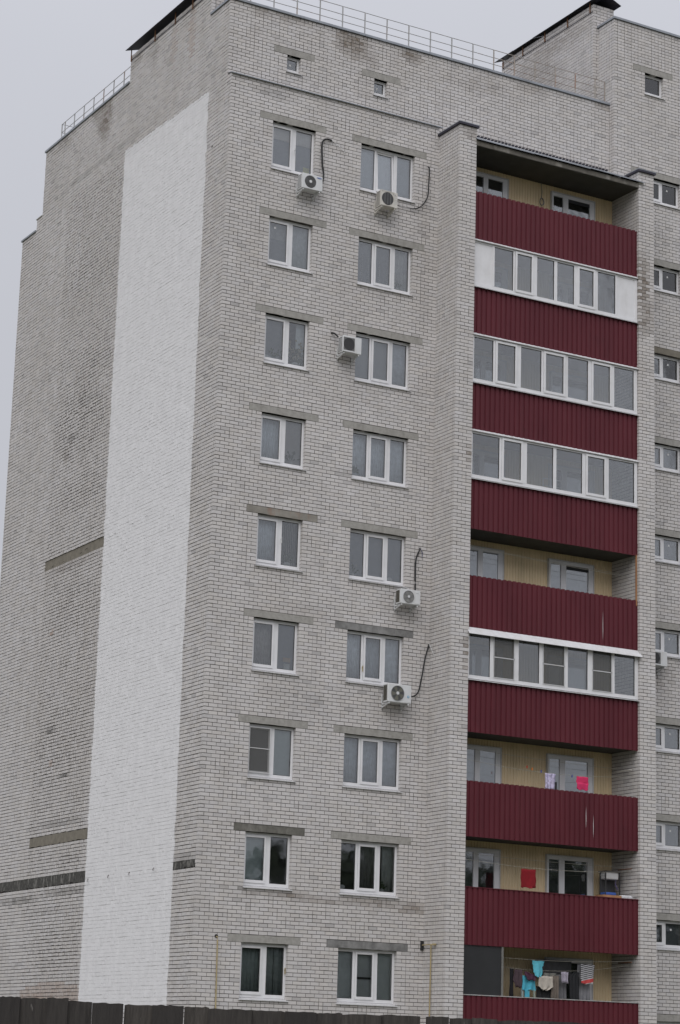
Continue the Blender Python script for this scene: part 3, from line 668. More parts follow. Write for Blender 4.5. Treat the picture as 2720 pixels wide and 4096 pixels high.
def net_mat():
    mt, n, b = nmat('insect_mesh'); o = n.nodes['Material Output']
    t = n.nodes.new('ShaderNodeBsdfTransparent'); b.inputs['Base Color'].default_value = (.12, .12, .115, 1); b.inputs['Roughness'].default_value = .9
    x = n.nodes.new('ShaderNodeMixShader'); x.inputs[0].default_value = .55
    n.links.new(t.outputs[0], x.inputs[1]); n.links.new(b.outputs[0], x.inputs[2]); n.links.new(x.outputs[0], o.inputs[0]); return mt
M_NET = net_mat()
TUL = (.72, .76, .82); TUL2 = (.55, .59, .65); GRY = (.27, .28, .305); WRM = (.38, .36, .35); LGT = (.74, .79, .80); MINT = (.50, .57, .57)
colsA = [(1.415, 1.955, True), (2.14, 2.642, False)]
colsB = [(4.24, 4.685, False), (4.81, 5.275, True), (5.44, 5.893, False)]
LA = {8: [[('flat', (.72, .68, .65), .74, 1), ('flat', (.30, .32, .37), 0, .74)], [('flat', (.72, .68, .66), .70, 1), ('flat', (.30, .32, .37), 0, .70), ('box', .62, .98, 0, .17, (.62, .60, .22), 'paper_card')]],
      7: [[('flat', GRY, 0, .6), ('drape', (.45, .45, .46), 0, 1, 2), ('sticker', .32, .87)], [('drape', (.55, .58, .6), 0, 1, 4)]],
      6: [[('flat', GRY, 0, 1), ('plant', .35, .34), ('plant', .8, .28), ('bowl', .2)], [('drape', LGT, .7, 1, 2), ('plant', .55, .42, (.42, .36, .24)), ('bowl', .55)]],
      5: [[('drape', TUL, 0, 1, 8)], [('drape', TUL, .55, 1, 3), ('flat', WRM, 0, 1), ('plant', .5, .32)]],
      4: [[('drape', TUL, 0, 1, 10)], [('vert', (.42, .41, .40)), ('plant', .45, .28), ('bowl', .5)]],
      3: [[('drape', WRM, 0, 1, 9)], [('flat', GRY, 0, 1), ('drape', LGT, .72, 1, 2), ('box', .5, .85, 0, .14, (.6, .62, .62)), ('box', .45, .9, .18, .28, (.42, .33, .25), 'shelf')]],
      2: [[('net',)], [('flat', MINT, 0, 1)]],
      1: [[('flat', MINT, 0, 1)], []],
      0: [[('drape', (.38, .43, .42), 0, 1, 6)], [('drape', (.38, .42, .41), 0, .45, 3), ('drape', (.38, .42, .41), .7, 1, 2)]]}
LB = {8: [[('flat', TUL, 0, 1)], [('flat', TUL, 0, 1)], [('flat', TUL2, 0, 1)]],
      7: [[('flat', GRY, 0, 1), ('garland', .45, .9)], [('flat', GRY, 0, 1), ('garland', .4, .95)], [('drape', (.46, .45, .45), 0, 1, 5), ('plant', .35, .2)]],
      6: [[('flat', (.36, .37, .39), 0, 1)], [('flat', (.36, .37, .38), 0, 1)], [('drape', TUL2, 0, 1, 3)]],
      5: [[('drape', TUL, 0, 1, 7), ('plant', .2, .25)], [('drape', TUL, 0, 1, 8)], [('drape', TUL, 0, 1, 4)]],
      4: [[('flat', GRY, 0, 1), ('plant', .35, .26, (.38, .38, .34))], [('flat', GRY, 0, 1)], [('flat', GRY, 0, 1), ('drape', TUL, .55, 1, 2), ('bowl', .3)]],
      3: [[('drape', TUL, 0, 1, 7)], [('drape', TUL2, 0, 1, 8)], [('drape', TUL, 0, 1, 4)]],
      2: [[('drape', TUL2, 0, 1, 5)], [('drape', TUL2, 0, 1, 6)], [('drape', TUL2, .2, 1, 3)]],
      1: [[('bowl', .25)], [('drape', (.20, .20, .19), 0, 1, 5)], [('drape', (.42, .44, .42), .45, 1, 3), ('plant', .3, .2)]],
      0: [[('flat', (.72, .75, .75), 0, 1)], [('flat', (.62, .64, .64), 0, 1), ('box', -.1, 1.1, .42, .47, (.06, .06, .06), 'window_bar')], [('flat', (.68, .71, .70), 0, 1)]]}
LMA = {8: M_CONC, 3: M_CONC, 1: M_CONC_DARK, 4: M_CONC}
LMB = {3: M_CONC_MOTT, 0: M_CONC_MOTT}
M_RUSTC = simple('rust_streaked_concrete', (.24, .225, .20), .9, .2, 4, dirt=(.24, .13, .085), dirt_amt=.9, bmp=.5)
LMA[4] = M_RUSTC
HA = {8: (2.10, .70), 4: (2.12, .80), 0: (2.67, .75)}
for k in FL:
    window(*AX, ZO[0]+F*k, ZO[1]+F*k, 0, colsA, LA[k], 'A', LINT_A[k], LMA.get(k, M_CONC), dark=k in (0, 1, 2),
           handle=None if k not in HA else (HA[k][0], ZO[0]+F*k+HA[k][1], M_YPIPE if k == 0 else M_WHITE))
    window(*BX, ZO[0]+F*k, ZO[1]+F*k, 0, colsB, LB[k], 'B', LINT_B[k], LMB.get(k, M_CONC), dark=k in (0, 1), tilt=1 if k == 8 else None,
           handle=None if k != 3 else (4.73, ZO[0]+F*k+.42, M_YPIPE))
# small attic windows
for i, (a, b_, z0, z1) in enumerate(SH):
    window(a, b_, z0, z1, .25, [(a+.07, b_-.075, False)], [[('sticker', .35, .45)]], 'S', (SLH[i][0], SLH[i][1]), M_CONC, dark=True, label='small square attic window')
# staircase windows right of the second pier
for i, (a, b_, z0, z1) in enumerate(TH):
    if z0 < -.5: continue
    window(a, b_, z0, z1, 0, [(a+.07, 14.79, True), (14.93, b_-.08, False)], [[('flat', GRY, 0, 1)], [('flat', GRY, 0, 1), ('sticker', .38, .72)] if i not in (1,) else [('sticker', .4, .6)]], 'T', (TL[i][0], TL[i][1]), M_CONC_BRN if i == 8 else M_CONC, label='wide low staircase window')
a, b_, z0, z1 = TS[0]
window(a, b_, z0, z1, 0, [(a+.07, b_-.085, False)], [[('flat', GRY, 0, 1)]], 'T', (TSL[0][0], TSL[0][1]), M_CONC, label='small window high in the staircase bay')

# ------------------------------------------------------------------ balconies
def ribbed(x0, x1, z0, z1, y, pitch, dep, mat, name, parent, ragged=0.0, phase=0.0, wide=.62):
    """profiled sheet, ribs stand vertical; wide flats outwards, narrow grooves inwards"""
    xs = []; x = x0
    k = 0
    pts = []
    while x < x1-1e-4:
        g0 = x+pitch*wide; g1 = g0+pitch*.06; g2 = x+pitch*.94; g3 = x+pitch
        for xx, d in ((x, 0), (g0, 0), (g1, dep), (g2, dep), (g3, 0)):
            if xx <= x1+1e-6 and (not pts or xx > pts[-1][0]+1e-6): pts.append((xx, d))
        x += pitch
    if pts[-1][0] < x1-1e-4: pts.append((x1, pts[-1][1]))
    V = []; Fc = []
    for xx, d in pts:
        V += [(xx, y+d, z0), (xx, y+d, z1+(ragged if d == 0 else -ragged))]
    for i in range(len(pts)-1): Fc.append((2*i, 2*i+2, 2*i+3, 2*i+1))
    mb = MB().add(V, Fc); o = mb.build(name, mat, parent)
    so = o.modifiers.new('thick', 'SOLIDIFY'); so.thickness = .004; so.offset = -1
    return o
LX = (7.327, 13.088)
PAN = {8: (1.06, 2.54), 7: (1.09, 2.475), 6: (1.085, 2.455), 5: (1.06, 2.485), 4: (1.06, 2.55), 3: (1.05, 2.48), 2: (1.05, 2.535), 1: (1.02, 2.52), 0: (1.05, 2.53), -1: (1.05, 2.53)}
def strip(x0, x1, z0, z1, y0, y1, name, mat, parent, bevel=.004, **kw): return MB().box(x0, x1, y0, y1, z0, z1).build(name, mat, parent, bevel=bevel, **kw)
SPEC = {
 7: [('panel', 7.33, 7.97), ('bar', 7.97, 8.046), ('g', 8.046, 8.684), ('bar', 8.684, 8.74), ('s', 8.812, 9.315), ('bar', 9.38, 9.509), ('g', 9.509, 10.109), ('bar', 10.109, 10.214), ('g', 10.214, 10.811), ('bar', 10.811, 10.93), ('s', 10.988, 11.498), ('bar', 11.56, 11.654), ('g', 11.654, 12.291), ('bar', 12.291, 12.372), ('panel', 12.372, 12.993), ('bar', 12.993, 13.084)],
 6: [('g', 7.40, 8.046), ('bar', 8.046, 8.115), ('s', 8.181, 8.784), ('bar', 8.85, 8.983), ('g', 8.983, 9.688), ('bar', 9.688, 9.76), ('s', 9.826, 10.452), ('bar', 10.52, 10.609), ('g', 10.609, 11.318), ('bar', 11.318, 11.43), ('s', 11.494, 12.092), ('bar', 12.155, 12.248), ('g', 12.248, 12.956), ('bar', 12.956, 13.077)],
 5: [('g', 7.40, 8.294), ('bar', 8.294, 8.365), ('s', 8.431, 9.017), ('bar', 9.08, 9.22), ('g', 9.22, 10.12), ('bar', 10.12, 10.227), ('g', 10.227, 11.124), ('bar', 11.124, 11.24), ('s', 11.307, 11.897), ('bar', 11.96, 12.055), ('g', 12.055, 12.968), ('bar', 12.968, 13.071)],
 3: [('g', 7.40, 8.073), ('bar', 8.073, 8.179), ('n', 8.179, 8.873), ('bar', 8.873, 9.013), ('g', 9.013, 9.696), ('bar', 9.696, 9.812), ('n', 9.812, 10.554), ('bar', 10.554, 10.659), ('g', 10.659, 11.338), ('bar', 11.338, 11.487), ('n', 11.487, 12.175), ('bar', 12.175, 12.265), ('g', 12.265, 12.97), ('bar', 12.97, 13.088)]}
M_DIMWALL = simple('painted_balcony_side', (.33, .33, .33), .9, .1)
for k in range(-1, 9):
    zf = F*k; e = empty('balcony', (10.2, -.4, zf+1.06), bld)
    e['label'] = {8: 'open balcony under the concrete canopy', 7: 'glazed balcony with white end panels', 6: 'fully glazed balcony', 5: 'glazed balcony with wide panes', 4: 'open balcony with bare clotheslines', 3: 'glazed balcony with insect screens under a white hood', 2: 'open balcony with a pink towel', 1: 'open balcony with a red cloth and a washstand', 0: 'balcony full of washing', -1: 'lowest balcony hidden by the fence'}[k]
    z0, z1 = PAN[k]; z0 += zf; z1 += zf
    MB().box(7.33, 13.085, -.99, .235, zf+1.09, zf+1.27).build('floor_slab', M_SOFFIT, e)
    n_ = 5; W = (LX[1]-.0-LX[0]-.0)/n_
    pitch = .178 if k % 2 else .172
    for i in range(n_):
        ribbed(LX[0]+.004+W*i, min(LX[0]+W*(i+1)+.012, LX[1]+.03), z0+random.uniform(-.004, .004), z1+random.uniform(-.006, .006), -1.03-.004*(i % 2), W/7, .027, M_RED, 'cladding_sheet', e, ragged=.006 if k in (8, 4, 2) else .0, wide=.60)
    # inner face of the parapet: steel rails behind the sheets
    MB().box(7.33, 13.085, -.995, -.96, z1-.12, z1-.08).box(7.33, 13.085, -.995, -.96, z0+.5, z0+.54).build('handrail', M_RAIL, e)
    if k == -1: continue
    # yellow siding on the back wall
    for i in range(6):
        wX = (LX[1]-LX[0])/6
        ribbed(LX[0]+wX*i, LX[0]+wX*(i+1), zf+1.27, zf+3.89, .2, wX/10, .012, M_SIDE, 'siding_sheet', e, wide=.72)
    # windows in the back wall
    def bwin(xa, xb, z0_, z1_, bars, sashl):
        we = MB(); yb = .13
        we.frame(xa, xb, z0_, z1_, .03, .03, .03, .03, yb-.02, .2)
        we.build('window_trim', M_PVC_OLD, e)
        # deep white reveal at head and right jamb, frame stands in front of the siding line
        fm = MB().frame(xa+.03, xb-.03, z0_+.03, z1_-.03, .05, .16, .05, .10, yb-.005, yb+.06)
        for a, b_ in bars: fm.box(a, b_, yb-.008, yb+.055, z0_+.05, z1_-.12)
        fm.build('window_frame', M_PVC, e, bevel=.004)
        MB().box(xa+.06, xb-.17, yb+.02, yb+.026, z0_+.06, z1_-.11).build('window_pane', M_GLASS, e)
        MB().box(xa+.06, xb-.17, yb+.045, yb+.05, z0_+.06, z1_-.11).build('room_tone_sheet', sashl, e)  # flat sheet whose colour stands in for how dark the room looks
    dk = cloth_mat((.035, .036, .04), .2); lt = cloth_mat((.50, .52, .56), .1); md = cloth_mat((.14, .15, .17), .3)
    wm = {8: dk, 7: md, 6: md, 5: md, 4: lt, 3: lt, 2: lt, 1: dk, 0: dk}[k]
    bwin(7.45, 9.27, zf+1.35, zf+3.70, [(8.40, 8.56)], wm)
    bwin(10.81, 12.40, zf+2.05, zf+3.69, [(11.24, 11.42)], wm)
    if k in (8, 4): MB().box(11.4, 12.2, .125, .135, zf+3.45, zf+3.56).build('gap_shade_strip', dk, e)  # solid dark strip standing in for the shade in the gap
    if k in SPEC:
        gz0, gz1 = z1+.01, zf+3.875
        yg = -1.05
        fm = MB(); fm.box(7.327, 13.084, yg+.002, yg+.06, gz0, gz0+.10); fm.box(7.327, 13.084, yg+.002, yg+.06, gz1-.10, gz1)
        if SPEC[k][0][0] == 'g': fm.box(7.327, 7.40, yg+.002, yg+.06, gz0+.1, gz1-.1)
        for t, a, b_ in SPEC[k]:
            if t == 'bar': fm.box(a, b_, yg+.001, yg+.06, gz0+.1, gz1-.1)
        fm.build('glazing_frame', M_PVC, e, bevel=.004)
        for t, a, b_ in SPEC[k]:
            if t == 'panel': MB().box(a, b_, yg+.02, yg+.05, gz0+.1, gz1-.1).build('white_panel', M_PVC, e)
            if t == 'g': MB().box(a-.002, b_+.002, yg+.03, yg+.036, gz0+.098, gz1-.098).build('pane', M_GLASS, e); MB().frame(a-.002, b_+.002, gz0+.098, gz1-.098, .008, .012, .008, .012, yg+.018, yg+.03).build('gasket', M_GASK, e)
            if t == 's':
                MB().frame(a-.06, b_+.06, gz0+.085, gz1-.085, .062, .062, .075, .062, yg-.018, yg+.045).build('sash', M_PVC, e, bevel=.004)
                MB().box(a-.002, b_+.002, yg+.02, yg+.026, gz0+.155, gz1-.145).build('pane', M_GLASS, e); MB().frame(a-.002, b_+.002, gz0+.158, gz1-.146, .008, .010, .008, .01, yg+.008, yg+.02).build('gasket', M_GASK, e)
            if t == 'n':
                MB().box(a-.002, b_+.002, yg+.03, yg+.036, gz0+.098, gz1-.098).build('pane', M_GLASS, e)
                s = MB().frame(a, b_, gz0+.1, gz1-.1, .02, .03, .02, .02, yg-.012, yg+.0); s.box(a, b_, yg-.012, yg, gz0+.66, gz0+.685); s.build('insect_screen_frame', M_PVC_OLD, e)
                MB().add([(a, yg-.006, gz0+.1), (b_, yg-.006, gz0+.1), (b_, yg-.006, gz1-.1), (a, yg-.006, gz1-.1)], [(0, 1, 2, 3)]).build('insect_screen', M_NET, e)
        # sill under the glazing and drip strip above it
        MB().add([(7.32, yg-.05, gz0-.03), (13.10, yg-.05, gz0-.03), (13.10, yg+.06, gz0+.0), (7.32, yg+.06, gz0+.0), (7.32, yg-.05, gz0-.045), (13.10, yg-.05, gz0-.045)], [(0, 1, 2, 3), (0, 4, 5, 1)]).build('glazing_sill', M_SILL, e)
        if k == 3:
            MB().add([(7.29, yg-.15, gz1-.17), (13.13, yg-.15, gz1-.17), (13.13, yg+.02, gz1+.03), (7.29, yg+.02, gz1+.03), (7.29, yg-.15, gz1-.18), (13.13, yg-.15, gz1-.18)], [(0, 1, 2, 3), (0, 4, 5, 1)]).build('white_hood', M_PVC_OLD, e)
        else:
            MB().add([(7.32, yg-.05, gz1-.035), (13.11, yg-.05, gz1-.035), (13.11, yg+.03, gz1+.03), (7.32, yg+.03, gz1+.03), (7.32, yg-.05, gz1-.05), (13.11, yg-.05, gz1-.05)], [(0, 1, 2, 3), (0, 4, 5, 1)]).build('drip_strip', M_SILL, e)
    else:
        MB().add([(7.33, -1.0, z1), (13.08, -1.0, z1), (13.08, -1.0, z1+.002), (7.33, -1.0, z1+.002)], [(0, 1, 2, 3)])
        if k in (1, 0): MB().box(7.33, 13.085, -1.045, -.98, z1-.01, z1+.012).build('handrail_cap', M_RED if k == 1 else M_RAIL, e)
# white scratches on two red fronts
M_SCR = simple('bare_white_scratch', (.6, .58, .58), .8)
balc = [o for o in bld.children if o.name.startswith('balcony')]
def scratch(x, za, zb, w_, k):
    p = [b_ for b_ in balc if abs(WL[b_.name][2]-(F*k+1.06)) < .1][0]
    MB().add([(x, -1.0385, za), (x+w_*.7, -1.0385, (za*2+zb)/3), (x+w_*.4, -1.0385, zb), (x-w_*.35, -1.0385, (za+zb*1.5)/2.5)], [(0, 1, 2, 3)]).build('scratch', M_SCR, p)
def q3(x, z): return x, z
scratch(11.86, F*4+1.25, F*4+2.1, .015, 4); scratch(11.30, F*2+1.55, F*2+2.15, .016, 2); scratch(11.55, F*2+1.3, F*2+1.95, .014, 2)

# canopy over the top balcony
cn = empty('canopy', (10.2, -.4, 26.28), bld)
rough_bar(7.33, 13.085, -1.13, .23, 26.285, 26.43, 'canopy_slab', M_SLAB, cn, 40, .008, 'x')
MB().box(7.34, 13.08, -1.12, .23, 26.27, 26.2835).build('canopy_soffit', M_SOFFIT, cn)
for i in range(3):
    a = 7.3+i*1.98; MB().add([(a, -1.2, 26.44+.01*i), (a+2.0, -1.2, 26.44), (a+2.0, .245, 27.19), (a, .245, 27.19), (a, -1.2, 26.47+.01*i), (a+2.0, -1.2, 26.47), (a+2.0, .245, 27.23), (a, .245, 27.23)], [(0, 3, 2, 1), (4, 5, 6, 7), (0, 1, 5, 4), (1, 2, 6, 5), (2, 3, 7, 6), (3, 0, 4, 7)]).build('canopy_sheet', M_ZINC, cn)
mb = MB()
for i in range(46): mb.box(7.35+i*.122, 7.35+i*.122+.07, .17, .245, 27.215, 27.25)
mb.build('corrugated_edge', M_DKMET, cn); o = mb
o_ = [c for c in cn.children if c.name.startswith('corrugated')][0]; o_['kind'] = 'stuff'

# copings, ledge, pier caps
def coping(pts, name='coping', mat=M_ZINC, **kw):
    mb = MB()
    for (x0, x1, y0, y1, z0, z1) in pts: mb.box(x0, x1, y0, y1, z0, z1)
    return mb.build(name, mat, bld, bevel=.003, **kw)
for i in range(6):
    a = .0+i*2.17; coping([(a-.04 if i == 0 else a+.004, min(a+2.166, 13.015), .20, .55, 29.405+.003*(i % 2), 29.475+.003*(i % 2))])
coping([(-.04, .35, .55, 1.465, 29.405, 29.475)])
for i in range(3): coping([(-.04, .35, 6.965+i*2.18, 6.965+i*2.18+2.175, 29.405, 29.475+.003*(i % 2))])
coping([(-.04, .35, 13.92, 15.12, 26.80, 26.86)]); coping([(-.02, .3, 13.47, 13.93, 27.20, 27.24)], mat=M_CONC)
for i in range(3): coping([(12.98 if i == 0 else 12.98+i*1.75, 12.98+i*1.75+1.746, -.05, .3, 32.205, 32.275+.003*(i % 2))])
coping([(12.98, 13.3, .3, .86, 32.205, 32.275)])
for i in range(4):
    a = -.02+i*1.72; MB().add([(a, -.06, 27.10), (a+1.715, -.06, 27.10), (a+1.715, .245, 27.19), (a, .245, 27.19), (a, -.06, 27.075), (a+1.715, -.06, 27.075), (a+1.715, -.01, 27.09), (a, -.01, 27.09)], [(0, 1, 2, 3), (0, 4, 5, 1), (4, 7, 6, 5), (3, 7, 4, 0), (1, 5, 6, 2)]).build('ledge_flashing', M_ZINC, bld)
for (x0, x1) in (PX1, PX2):
    coping([(x0-.05, x1+.05, -1.18, .0 if x0 < 7 else .0, 26.80, 26.87)], 'pier_cap', M_DKMET)
    coping([(x0-.053, x1+.053, -1.183, -.002, 26.86, 26.885)], 'pier_cap', M_ZINC)

# shaft roofs
def gable(x0, x1, y0, y1, ze, za, name, par_w):
    xm = (x0+x1)/2; t = .012; mb = MB(); n_ = 5
    for i in range(n_):
        ya, yb = y0+(y1-y0)*i/n_, y0+(y1-y0)*(i+1)/n_-.01; dz = random.uniform(-.012, .012)
        for (xa, za_, xb, zb_) in ((x0, ze+dz, xm, za+dz), (xm, za+dz, x1, ze+dz)):
            o = MB().add([(xa, ya, za_), (xb, ya, zb_), (xb, yb, zb_), (xa, yb, za_), (xa, ya, za_+t), (xb, ya, zb_+t), (xb, yb, zb_+t), (xa, yb, za_+t)], [(0, 3, 2, 1), (4, 5, 6, 7), (0, 1, 5, 4), (1, 2, 6, 5), (2, 3, 7, 6), (3, 0, 4, 7)]).build(name, M_DKMET, par_w)
gable(-.17, .85, 1.25, 7.05, 30.45, 30.62, 'roofing_sheet', w_v1)
gable(12.72, 13.75, .62, 6.25, 33.06, 33.28, 'roofing_sheet', w_v2)
for yy in (1.5, 2.69, 3.84, 5.22, 6.9): MB().box(-.035, -.012, yy-.015, yy+.015, 30.09, 30.47).build('bracket', M_RUST, w_v1)
for yy in (1.0, 2.2, 3.45, 4.7, 5.85): MB().box(12.81, 12.838, yy-.015, yy+.015, 32.75, 33.1).build('bracket', M_RUST, w_v2)
MB().box(-.012, .0, 1.5, 6.94, 30.13, 30.155).build('flashing_strip', M_DKMET, w_v1)
MB().box(12.838, 12.85, .86, 5.9, 32.74, 32.76).build('flashing_strip', M_DKMET, w_v2)

# ------------------------------------------------------------------ roof railings
def railing(name, label, posts, zb, zt, zs, mats, end=None):
    e = empty(name, (*posts[0], zb)); tag(e, label, 'railing')
    for i, (x, y) in enumerate(posts): MB().box(x-.014, x+.014, y-.014, y+.014, zb-.1, zt).build('post', mats(i), e)
    for z in zs:
        for i in range(len(posts)-1):
            (xa, ya), (xb, yb) = posts[i], posts[i+1]
            MB().tube([(xa, ya-.0, z), (xb, yb-.0, z+random.uniform(-.004, .004))], .011, 5).build('rail', mats(i), e)
    return e
fp = [(.72+.745*i, .47) for i in range(17)]+[(13.0, .47)]
railing('roof_railing', 'long grey steel railing along the front roof edge, rusting towards its right end', fp, 29.45, 30.27, (30.27, 30.02, 29.80), lambda i: M_RAIL_R if i > 10 else M_RAIL)
lp = [(.2, 7.1+.766*i) for i in range(8)]+[(.2, 12.72), (.95, 12.72)]
railing('roof_railing', 'short steel railing on the roof edge left of the dark shaft roof', lp, 29.45, 30.19, (30.19, 29.9), lambda i: M_RAIL)

# ------------------------------------------------------------------ air conditioners
def text_mesh(s, size, loc, mat, parent, name='lettering'):
    cu = bpy.data.curves.new(name, 'FONT'); cu.body = s; cu.size = size; cu.extrude = .0008; cu.align_x = 'CENTER'; cu.align_y = 'CENTER'
    t = bpy.data.objects.new('tmp', cu); col.objects.link(t); dg = bpy.context.evaluated_depsgraph_get()
    me = bpy.data.meshes.new_from_object(t.evaluated_get(dg)); bpy.data.objects.remove(t); me.materials.clear(); me.materials.append(mat)
    o = bpy.data.objects.new(name, me); col.objects.link(o); o.parent = parent; o.rotation_euler = (R(90), 0, 0)
    o.location = Vector(loc)-WL[parent.name]; WL[o.name] = Vector(loc); return o
M_BLUE = simple('blue_print', (.05, .12, .42), .5, .05); M_CYAN = simple('cyan_print', (.08, .32, .50), .5, .05)
def ac(x0, x1, z0, z1, style, label, hose=None, drop=.12, yfr=-.42, body=M_WHITE):
    e = empty('air_conditioner', ((x0+x1)/2, 0, z0)); tag(e, label, 'air conditioner', 'air conditioners hung on the brick walls')
    yb = yfr+.27; W, H = x1-x0, z1-z0
    MB().box(x0, x1, yfr+.012, yb, z0, z1).build('casing', body, e, bevel=.012)
    cx, cz, r = x0+W*.40, z0+H*.5, H*.40
    if style == 'dark':
        MB().disc((cx, cz), r, yfr+.004, yfr+.02).build('fan_guard', M_DGREY, e)
        mb = MB()
        for q in range(4): mb.ring((cx, cz), r*(.3+.18*q), r*(.3+.18*q)+.006, yfr-.004, yfr+.004)
        mb.build('guard_rings', M_MGREY, e); MB().disc((cx, cz), r*.24, yfr-.008, yfr+.0).build('hub', M_WHITE, e)
        MB().disc((x1-W*.17, z1-H*.14), H*.045, yfr+.006, yfr+.0125, 24, rx=W*.13).build('badge', M_BLUE, e)
        text_mesh('SAMSUNG', H*.075, (x1-W*.17, yfr+.004, z1-H*.14), M_WHITE, e)
    elif style == 'bars':
        MB().disc((cx, cz), r, yfr+.004, yfr+.02).build('fan_guard', M_DGREY, e)
        MB().frame(cx-r-.03, cx+r+.03, cz-r-.03, cz+r+.03, .012, .012, .012, .012, yfr+.002, yfr+.013).build('guard_surround', body, e)
        mb = MB()
        for q in (-.5, 0, .5): mb.box(cx+q*r-.004, cx+q*r+.004, yfr-.004, yfr+.004, cz-r*.86, cz+r*.86)
        mb.build('guard_bars', M_MGREY, e)
        mb = MB()
        for q in range(5): mb.box(x1-W*.24, x1-W*.05, yfr+.004, yfr+.0125, z0+H*(.3+.12*q), z0+H*(.3+.12*q)+.008)
        mb.build('pressed_lines', M_WHITE, e); MB().box(x1-W*.28, x1-W*.12, yfr+.008, yfr+.0125, z1-H*.18, z1-H*.15).build('badge', M_MGREY, e)
    elif style == 'square':
        MB().box(x0+.015, x0+W*.62, yfr+.004, yfr+.0125, z0+.05, z1-.045).build('guard_surround', M_MGREY, e)
        MB().disc((x0+W*.32, cz), H*.37, yfr-.002, yfr+.006).build('fan_guard', M_DGREY, e)
        mb = MB()
        for q in range(12): mb.box(x0+.03+q*(W*.57)/12, x0+.034+q*(W*.57)/12, yfr-.008, yfr-.002, z0+.06, z1-.055)
        mb.build('guard_bars', M_DGREY, e); MB().box(x0, x0+W*.62, yfr-.01, yfr+.012, z0+.01, z0+.045).build('lower_lip', body, e)
    else:
        MB().disc((cx, cz), r, yfr+.006, yfr+.02).build('fan_recess', M_DGREY if style == 'fan5' else M_MGREY, e)
        mb = MB(); nb = 5
        for q in range(nb):
            a0 = q*2*math.pi/nb+.4; V = [(cx+r*.2*math.cos(a0), yfr+.003, cz+r*.2*math.sin(a0))]
            for s_ in range(5): V.append((cx+r*.92*math.cos(a0+s_*.17), yfr+.003-.003*s_/4, cz+r*.92*math.sin(a0+s_*.17)))
            V.append((cx+r*.2*math.cos(a0+.8), yfr+.003, cz+r*.2*math.sin(a0+.8)))
            mb.add(V, [tuple(range(len(V)))])
        mb.build('fan_blades', M_OLIVE if style == 'fan5' else simple('grey_fan_blade', (.25, .25, .24), .6), e)
        mb = MB()
        for q in range(36):
            a0 = q*math.pi/18; ca, sa = math.cos(a0), math.sin(a0)
            mb.add([(cx+r*.25*ca-.0015*sa, yfr-.003, cz+r*.25*sa+.0015*ca), (cx+r*ca-.0015*sa, yfr-.003, cz+r*sa+.0015*ca), (cx+r*ca+.0015*sa, yfr-.003, cz+r*sa-.0015*ca), (cx+r*.25*ca+.0015*sa, yfr-.003, cz+r*.25*sa-.0015*ca)], [(0, 1, 2, 3)])
        mb.ring((cx, cz), r*.97, r*1.03, yfr-.006, yfr+.012); mb.build('fan_guard', M_MGREY, e)
        MB().disc((cx, cz), r*.22, yfr-.012, yfr).build('hub', M_WHITE, e)
        MB().box(x1-W*.28, x1-W*.03, yfr+.007, yfr+.0125, z0+H*.06, z1-H*.1).build('access_panel', M_WHITE, e)
        if style == 'fan5':
            MB().disc((x1-W*.14, z0+H*.36), .035, yfr+.001, yfr+.006, 20).build('sticker', M_CYAN, e)
            MB().disc((x1-W*.14, z0+H*.36), .024, yfr-.001, yfr+.001, 20).build('sticker_centre', M_WHITE, e)
            MB().disc((x1-W*.14, z0+H*.35), .012, yfr-.003, yfr-.001, 12).build('sticker_mark', M_CYAN, e)
        else: MB().box(x1-W*.22, x1-W*.10, yfr+.004, yfr+.0065, z1-H*.22, z1-H*.205).build('badge', M_MGREY, e)
    # side louvres
    MB().box(x0-.002, x0+.01, yfr+.07, yb-.02, z0+.04, z1-.035).build('side_coil', M_FIN if style.startswith('fan') else M_DGREY, e)
    if not style.startswith('fan'):
        mb = MB()
        for q in range(11): zz = z0+.05+q*(H-.1)/11; mb.box(x0-.012, x0+.004, yfr+.065, yb-.015, zz, zz+.016)
        mb.build('side_louvre', body, e)
    for bx in (x0+.03, x1-.10):
        mb = MB(); mb.box(bx, bx+.03, yfr+.02, -.0, z0-.045, z0-.008); mb.box(bx, bx+.03, -.03, 0, z0-drop-.05, z0+.25 if bx < x0+.05 else z0)
        mb.add([(bx, yfr+.04, z0-.04), (bx+.03, yfr+.04, z0-.04), (bx+.03, -.005, z0-drop-.04), (bx, -.005, z0-drop-.04), (bx, yfr+.02, z0-.03), (bx+.03, yfr+.02, z0-.03), (bx+.03, -.005, z0-drop+.0), (bx, -.005, z0-drop+.0)],
               [(0, 3, 2, 1), (4, 5, 6, 7), (0, 1, 5, 4), (1, 2, 6, 5), (2, 3, 7, 6), (3, 0, 4, 7)])
        mb.build('bracket', body, e)
    if hose:
        for (pts, r_, mt) in hose: 
            # smooth the path
            P_ = [Vector(p) for p in pts]; Q_ = []
            for i in range(len(P_)-1):
                p0 = P_[max(i-1, 0)]; p1 = P_[i]; p2 = P_[i+1]; p3 = P_[min(i+2, len(P_)-1)]
                for s_ in range(5):
                    t = s_/5; Q_.append(.5*((2*p1)+(p2-p0)*t+(2*p0-5*p1+4*p2-p3)*t*t+(3*p1-p0-3*p2+p3)*t**3))
            Q_.append(P_[-1]); MB().tube(Q_, r_, 7).build('refrigerant_hose', mt, e, smooth=True)
    return e
ac(2.10, 2.74, 24.06, 24.50, 'dark', 'air conditioner with black fan guard and small blue badge under top left window',
   [([(3.19, 0, 25.84), (3.16, -.05, 25.82), (3.0, -.07, 25.81), (2.89, -.07, 25.72), (2.865, -.07, 25.50), (2.90, -.07, 25.0), (2.93, -.1, 24.65), (2.74, -.2, 24.2)], .026, M_BLACK), ([(3.19, 0, 25.86), (3.4, -.03, 25.72), (3.66, -.03, 25.56)], .007, M_WHITE)])
